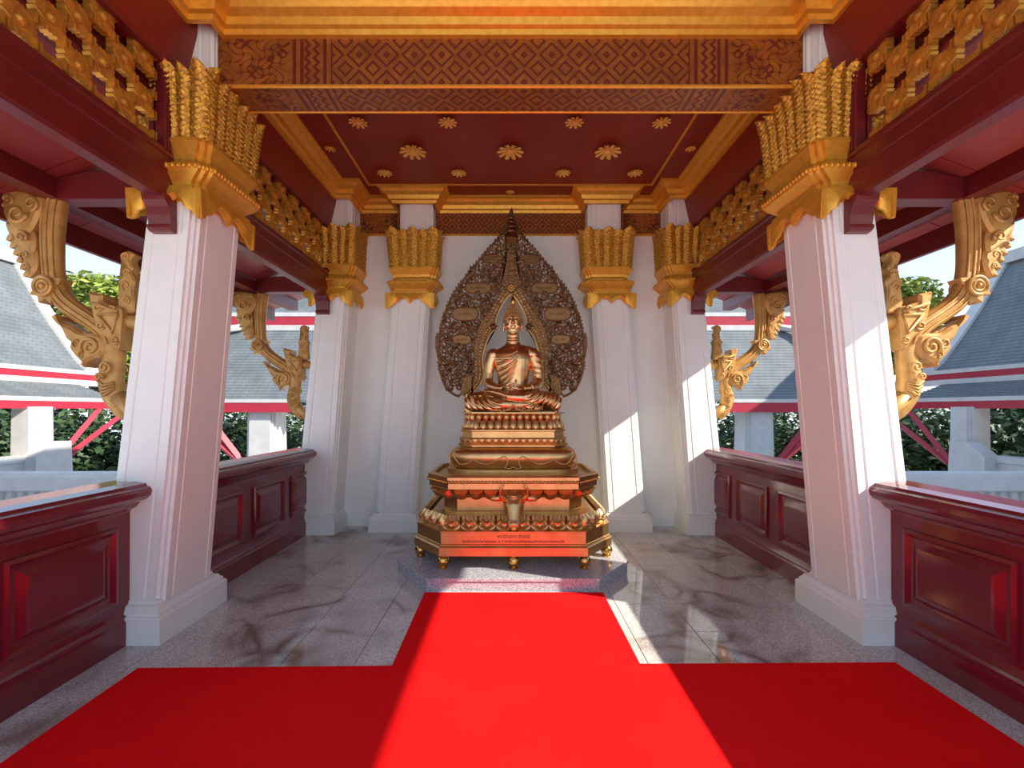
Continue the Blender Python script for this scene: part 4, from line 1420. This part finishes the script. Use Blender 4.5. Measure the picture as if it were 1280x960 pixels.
for s, w in ((-1, 'left'), (1, 'right')):
    n1 = naga(s, f'carved gilt serpent bracket outside the nearest {w} column, holding the eave')
    n2 = copy_tree(n1)
    n2.location = n1.location + Vector((-s*.10, 2.47, -.055))
    n2['label'] = f'carved gilt serpent bracket seen between nearest and rear {w} columns'

# ------------------------------------------------------------------ courtyard
bm = NB(); box(bm, -60, 60, -40, 80, -1.3, -1.0)
struct(obj('ground', bm, 'paving'))

for s in (-1, 1):
    bm = NB(); box(bm, *sorted((s*3.4, s*7.75)), -1.6, 6.34, -1.0, -.42)
    struct(obj('bounce_terrace', bm, 'paving'))  # unseen pale terrace, added to bounce light under the roof
    bm = NB(); box(bm, *sorted((s*2.66, s*3.42)), -1.6, 6.2, -.02, .0, .004)
    struct(obj('bounce_ledge', bm, 'paving'))  # pale ledge added as a light reflector over the dark slab
# terrace balustrades running sideways from the rear of the pavilion
def balustrade(s, w):
    t = thing('balustrade', f'white balustrade with turned balusters seen over the nearer {w} railing', 'balustrade', (s*5.3, 6.2, -1.0), 'white terrace balustrades')
    xa, xb = sorted((s*3.0, s*7.6))
    bm = NB(); loft(bm, [[(x, 6.2+dy, z) for dy, z in ((-.13, .42), (-.13, .60), (-.11, .65), (.11, .65), (.13, .60), (.13, .42), (.10, .40), (-.10, .40))] for x in (xa, xb)])
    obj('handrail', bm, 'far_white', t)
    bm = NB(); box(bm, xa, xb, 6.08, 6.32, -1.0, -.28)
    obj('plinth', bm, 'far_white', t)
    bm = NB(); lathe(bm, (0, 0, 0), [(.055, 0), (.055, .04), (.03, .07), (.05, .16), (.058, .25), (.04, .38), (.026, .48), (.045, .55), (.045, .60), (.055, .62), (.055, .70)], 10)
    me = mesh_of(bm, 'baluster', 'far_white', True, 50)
    for k in range(int((xb-xa)/.15)):
        place('baluster', me, t, (xa+.075+.15*k, 6.2, -.29))
for s, w in ((-1, 'left'), (1, 'right')): balustrade(s, w)

def courses(bm, a, b, along, n, th=.05):
    """roof slope of stepped tile courses; a,b = (across, z) of eave and top; along = (axis, from, to, sign)"""
    ax, c0, c1 = along
    for i in range(n):
        t0, t1 = i/n, (i+1.12)/n
        p0 = (a[0]+(b[0]-a[0])*t0, a[1]+(b[1]-a[1])*t0); p1 = (a[0]+(b[0]-a[0])*min(1, t1), a[1]+(b[1]-a[1])*min(1, t1))
        q = [(p0[0], p0[1]+.012), (p1[0], p1[1]-.006), (p1[0], p1[1]-th), (p0[0], p0[1]-th)]
        if ax == 'y': loft(bm, [[(x, c0, z) for x, z in q], [(x, c1, z) for x, z in q]])
        else: loft(bm, [[(c0, x, z) for x, z in q], [(c1, x, z) for x, z in q]])

def tapered_pillar(bm, x, y, hx0, hx1, z0, z1):
    loft(bm, [[(p[0], p[1], z) for p in simple_redent(x, y, h, h, h*.14)] for h, z in ((hx0, z0), (hx1, z1))])

def side_gallery(s, w):
    lit = 'sunlit' if s < 0 else 'shaded'
    t = thing('gallery', f'{lit} two-tier tiled cloister gallery far out through the nearer {w} opening', 'building', (s*9.5, 6, -1.0), 'cloister galleries round the courtyard')
    ya, yb = -3.0, 9.7
    bm = NB()
    # concave upper slope in three stages
    prof = [(8.82, 2.28), (9.05, 2.48), (9.42, 2.98), (9.84, 3.60), (10.20, 4.24), (10.42, 4.62)]
    for a, b in zip(prof, prof[1:]):
        courses(bm, (s*a[0], a[1]), (s*b[0], b[1]), ('y', ya, yb-.12), max(3, int(math.hypot(b[0]-a[0], b[1]-a[1])/.085)))
    obj('upper_roof', bm, 'roof', t)
    bm = NB(); courses(bm, (s*8.02, 1.72), (s*8.80, 2.02), ('y', ya, 9.25), 9)
    obj('lower_roof', bm, 'roof', t)
    bm = NB()
    ring = [(s*x, z) for x, z in prof]
    loft(bm, [[(x, y, z+.10) for x, z in ring]+[(x, y, z-.14) for x, z in reversed(ring)] for y in (yb-.20, yb+.06)])
    obj('verge_board', bm, 'far_white', t)
    bm = NB(); slab(bm, [(s*10.3, 4.55), (s*10.55, 4.55), (s*10.55, 4.78), (s*10.3, 4.78)], ya, yb+.1)
    obj('ridge', bm, 'far_white', t)
    for x, z0, z1, ye, nm, mt in ((8.80, 2.105, 2.225, yb+.05, 'upper_fascia', 'far_red'), (8.79, 2.225, 2.30, yb+.05, 'upper_eave_line', 'far_white'), (8.78, 1.99, 2.105, yb, 'upper_apron', 'far_white'),
                                  (8.00, 1.52, 1.65, 9.3, 'lower_fascia', 'far_red'), (7.99, 1.65, 1.72, 9.3, 'lower_eave_line', 'far_white')):
        bm = NB(); slab(bm, [(s*x, z0), (s*(x+.07), z0), (s*(x+.07), z1), (s*x, z1)], ya, ye)
        obj(nm, bm, mt, t)
    bm = NB(); slab(bm, [(s*8.07, 1.54), (s*12.4, 1.60), (s*12.4, 1.66), (s*8.07, 1.60)], ya, 9.2)
    obj('soffit', bm, 'beam_red', t)
    for y in (7.75, 4.6, 1.5):
        y = y if s < 0 else y*1.04
        bm = NB(); tapered_pillar(bm, s*8.12, y, .225, .20, -1.0, 1.55)
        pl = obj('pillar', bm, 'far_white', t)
        for k, (xe, ye_, ze) in enumerate(((8.02-.35, y+.75, 1.50), (8.02-.05, y+1.55, 1.50))):
            bm = NB()
            tube(bm, [(s*(8.0), y+.20+.06*k, .52), (s*8.03, y+.20+(.95 if k == 0 else 1.65), 1.50)], .055, 4, (1, 1.2))
            obj('strut', bm, 'far_red', t)
    # parapet between the pillars with a raised end
    bm = NB(); slab(bm, [(s*7.95, -1.0), (s*8.2, -1.0), (s*8.2, .62), (s*8.22, .64), (s*8.22, .74), (s*7.93, .74), (s*7.93, .64), (s*7.95, .62)], ya, 7.6)
    obj('parapet', bm, 'far_white', t)
    bm = NB(); loft(bm, [[(x, y, z) for y, z in ((7.45, -1), (8.15, -1), (8.05, .95), (7.75, .95), (7.45, .72))] for x in (s*7.75, s*8.0)])
    obj('parapet_end', bm, 'far_white', t)
    for y in (6.0, 2.0):
        bm = NB(); tapered_pillar(bm, s*12.2, y, .27, .235, -1.0, 1.65)
        obj('rear_pillar', bm, 'far_white', t)
    bm = NB(); box(bm, *sorted((s*7.9, s*12.5)), ya, 9.2, -1.0, -.4)
    obj('podium', bm, 'far_white', t)
for s, w in ((-1, 'left'), (1, 'right')): side_gallery(s, w)

def back_hall(s, w):
    t = thing('hall', f'tiled-roof hall with red fascia behind the gap between the two {w} columns', 'building', (s*7.0, 11.6, -1.0), 'halls behind the pavilion')
    X = lambda x: s*x
    xa, xb = sorted((s*4.95, s*8.2))
    bm = NB()
    prof = [(10.55, 1.72), (10.9, 2.08), (11.35, 2.75), (11.9, 3.60)]
    for a, b in zip(prof, prof[1:]): courses(bm, a, b, ('x', *sorted((s*4.3, s*8.2))), max(4, int(math.hypot(b[0]-a[0], b[1]-a[1])/.085)))
    obj('lower_roof', bm, 'roof', t)
    bm = NB(); courses(bm, (12.0, 4.05), (13.6, 6.2), ('x', *sorted((s*3.6, s*7.6))), 30)
    obj('upper_roof', bm, 'roof', t)
    xs = sorted((s*4.9, s*8.3)); xt = sorted((s*4.2, s*7.7))
    for y, z0, z1, r, nm, mt in ((10.5, 1.44, 1.66, xs, 'lower_fascia', 'far_red'), (10.49, 1.66, 1.74, xs, 'lower_eave_line', 'far_white'), (11.86, 3.56, 3.70, sorted((s*3.9, s*7.4)), 'apron', 'far_white'),
                                 (11.88, 3.70, 3.93, xt, 'upper_fascia', 'far_red'), (11.87, 3.93, 4.03, xt, 'upper_eave_line', 'far_white')):
        bm = NB(); box(bm, r[0], r[1], y, y+.08, z0, z1)
        obj(nm, bm, mt, t)
    # verge of the lower roof, falling to the outside
    bm = NB(); loft(bm, [[(s*x, y, z+dz) for x, y, z in ((7.3, 11.9, 3.62), (8.25, 10.9, 2.9))] for dz in (-.08, .08)], False, False)
    bm.free()
    bm = NB(); tube(bm, [(s*6.95, 11.85, 3.64), (s*7.5, 11.6, 3.5), (s*8.3, 10.9, 2.6)], .09, 6)
    obj('hip_ridge', bm, 'far_white', t)
    bm = NB(); slab_pts = [(10.58, 1.50), (13.5, 1.56), (13.5, 1.62), (10.58, 1.56)]
    loft(bm, [[(x, y, z) for y, z in slab_pts] for x in xs])
    obj('soffit', bm, 'beam_red', t)
    for px in (5.84, 8.1):
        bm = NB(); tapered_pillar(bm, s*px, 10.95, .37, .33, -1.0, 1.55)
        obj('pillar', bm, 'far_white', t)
    for k, (dx, z1) in enumerate(((1.0, 1.45), (1.35, .95))):
        bm = NB(); tube(bm, [(s*6.2, 10.75, .10+.05*k), (s*(6.2+dx), 10.62, 1.5 if k == 0 else 1.35)], .085, 4)
        obj('strut', bm, 'far_red', t)
    bm = NB(); box(bm, *sorted((s*4.4, s*5.3)), 13.6, 14.2, -1.0, 2.2)
    obj('rear_wall', bm, 'far_white', t)
    bm = NB(); box(bm, xs[0], xs[1], 10.6, 13.6, -1.0, -.5)
    obj('podium', bm, 'far_white', t)
for s, w in ((-1, 'left'), (1, 'right')): back_hall(s, w)

# ------------------------------------------------------------------ trees
def hedge(name, label, x0, x1, y0, y1, z0, z1, n, seed):
    rg = random.Random(seed); vs_, fs = [], []
    for i in range(n):
        c = Vector((rg.uniform(x0, x1), rg.uniform(y0, y1), z0+(z1-z0)*rg.random()**.8))
        a = Vector((rg.uniform(-1, 1), rg.uniform(-1, 1), rg.uniform(-.8, .4))).normalized()
        b = a.cross(Vector((rg.uniform(-1, 1), rg.uniform(-1, 1), rg.uniform(-1, 1)))).normalized()
        q = rg.uniform(.16, .32); k = len(vs_)
        vs_ += [c, c+a*q*.5+b*q*.26, c+a*q, c+a*q*.5-b*q*.26]; fs.append((k, k+1, k+2, k+3))
    me = bpy.data.meshes.new(name); me.from_pydata([tuple(v) for v in vs_], [], fs); me.materials.append(M['leaf_dark'])
    o = bpy.data.objects.new(name, me); COL.objects.link(o)
    o['kind'] = 'stuff'
    return tag(o, label, 'hedge')
hedge('hedge', 'tall dark hedge growing along behind the left gallery', -18.6, -17.4, 2, 18.6, -1, 2.3, 16000, 31)
hedge('hedge', 'tall dark hedge growing along behind the right gallery', 17.4, 18.6, 2, 18.6, -1, 2.3, 16000, 32)
hedge('hedge', 'tall dark hedge across the far end of the courtyard', -17, 17, 19, 20.4, -1, 2.3, 20000, 33)
def tree(name, label, cx, cy, z0, blobs, n, lf, mat, grp, seed, trunk=True):
    t = thing(name, label, 'tree', (cx, cy, z0), grp)
    rg = random.Random(seed)
    bm = NB()
    top = max(b[2] for b in blobs)
    tube(bm, [(cx, cy, z0), (cx+.1, cy, (z0+top)/2), (cx, cy, top)], [.22, .16, .06], 8)
    for bx, by, bz, r in blobs:
        tube(bm, [(cx+.06, cy, z0+(bz-z0)*.5), ((cx+bx)/2, (cy+by)/2, bz-r*.5), (bx, by, bz)], [.08, .06, .02], 6)
    obj('trunk', bm, 'bark', t, True)
    vs_, fs = [], []
    base = Vector((cx, cy, z0))
    for bx, by, bz, r in blobs:
        m = int(2.2*n*r*r)
        for i in range(m):
            d = Vector((rg.gauss(0, 1), rg.gauss(0, 1), rg.gauss(0, 1))).normalized()*r*(rg.random()**.4)
            c = Vector((bx, by, bz))+Vector((d.x, d.y, d.z*.8))-base
            a = Vector((rg.uniform(-1, 1), rg.uniform(-1, 1), rg.uniform(-.7, .2))).normalized()
            b = a.cross(Vector((rg.uniform(-1, 1), rg.uniform(-1, 1), rg.uniform(-1, 1)))).normalized()
            L_ = lf*rg.uniform(.7, 1.3)
            k = len(vs_)
            vs_ += [c, c+a*L_*.5+b*L_*.24, c+a*L_, c+a*L_*.5-b*L_*.24]
            fs.append((k, k+1, k+2, k+3))
    me = bpy.data.meshes.new('foliage')
    me.from_pydata([tuple(v) for v in vs_], [], fs)
    me.materials.append(M[mat])
    o = bpy.data.objects.new('foliage', me); COL.objects.link(o); o.parent = t
    return t
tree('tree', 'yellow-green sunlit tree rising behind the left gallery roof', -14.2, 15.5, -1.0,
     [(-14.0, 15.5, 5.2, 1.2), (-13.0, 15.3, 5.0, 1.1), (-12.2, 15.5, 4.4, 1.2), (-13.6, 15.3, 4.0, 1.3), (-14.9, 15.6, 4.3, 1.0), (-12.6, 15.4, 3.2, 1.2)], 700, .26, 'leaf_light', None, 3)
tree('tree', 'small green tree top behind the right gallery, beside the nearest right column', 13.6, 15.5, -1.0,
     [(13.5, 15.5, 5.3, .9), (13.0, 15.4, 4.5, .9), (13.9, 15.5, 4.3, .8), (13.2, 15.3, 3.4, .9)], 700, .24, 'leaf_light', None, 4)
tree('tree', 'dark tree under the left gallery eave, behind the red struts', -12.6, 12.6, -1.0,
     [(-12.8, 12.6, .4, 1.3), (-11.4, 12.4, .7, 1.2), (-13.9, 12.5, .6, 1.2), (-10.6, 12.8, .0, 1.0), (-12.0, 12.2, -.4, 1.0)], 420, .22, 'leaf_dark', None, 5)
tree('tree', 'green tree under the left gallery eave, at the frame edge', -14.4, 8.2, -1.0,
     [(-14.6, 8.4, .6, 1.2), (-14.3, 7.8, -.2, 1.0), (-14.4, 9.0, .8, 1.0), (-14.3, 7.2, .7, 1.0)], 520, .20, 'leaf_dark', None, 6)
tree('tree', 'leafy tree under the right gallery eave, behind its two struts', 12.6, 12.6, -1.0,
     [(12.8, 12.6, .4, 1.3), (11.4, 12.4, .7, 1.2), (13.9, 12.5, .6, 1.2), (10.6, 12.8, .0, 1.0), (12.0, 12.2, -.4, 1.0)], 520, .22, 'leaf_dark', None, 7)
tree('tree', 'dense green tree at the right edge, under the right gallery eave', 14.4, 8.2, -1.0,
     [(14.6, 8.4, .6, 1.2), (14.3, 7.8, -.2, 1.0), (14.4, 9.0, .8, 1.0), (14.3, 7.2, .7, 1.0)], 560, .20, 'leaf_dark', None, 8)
for s, w in ((-1, 'left'), (1, 'right')):
    tree('tree', f'dark tree behind the {w} hall, seen past its pillar', s*8.2, 15.2, -1.0,
         [(s*8.2, 15.2, .5, 1.3), (s*7.4, 15.0, -.1, 1.1), (s*9.1, 15.2, .2, 1.2), (s*9.0, 15.2, 3.9, 1.0), (s*9.6, 15.2, 3.2, 1.0)], 420, .22, 'leaf_dark', None, 12+s)
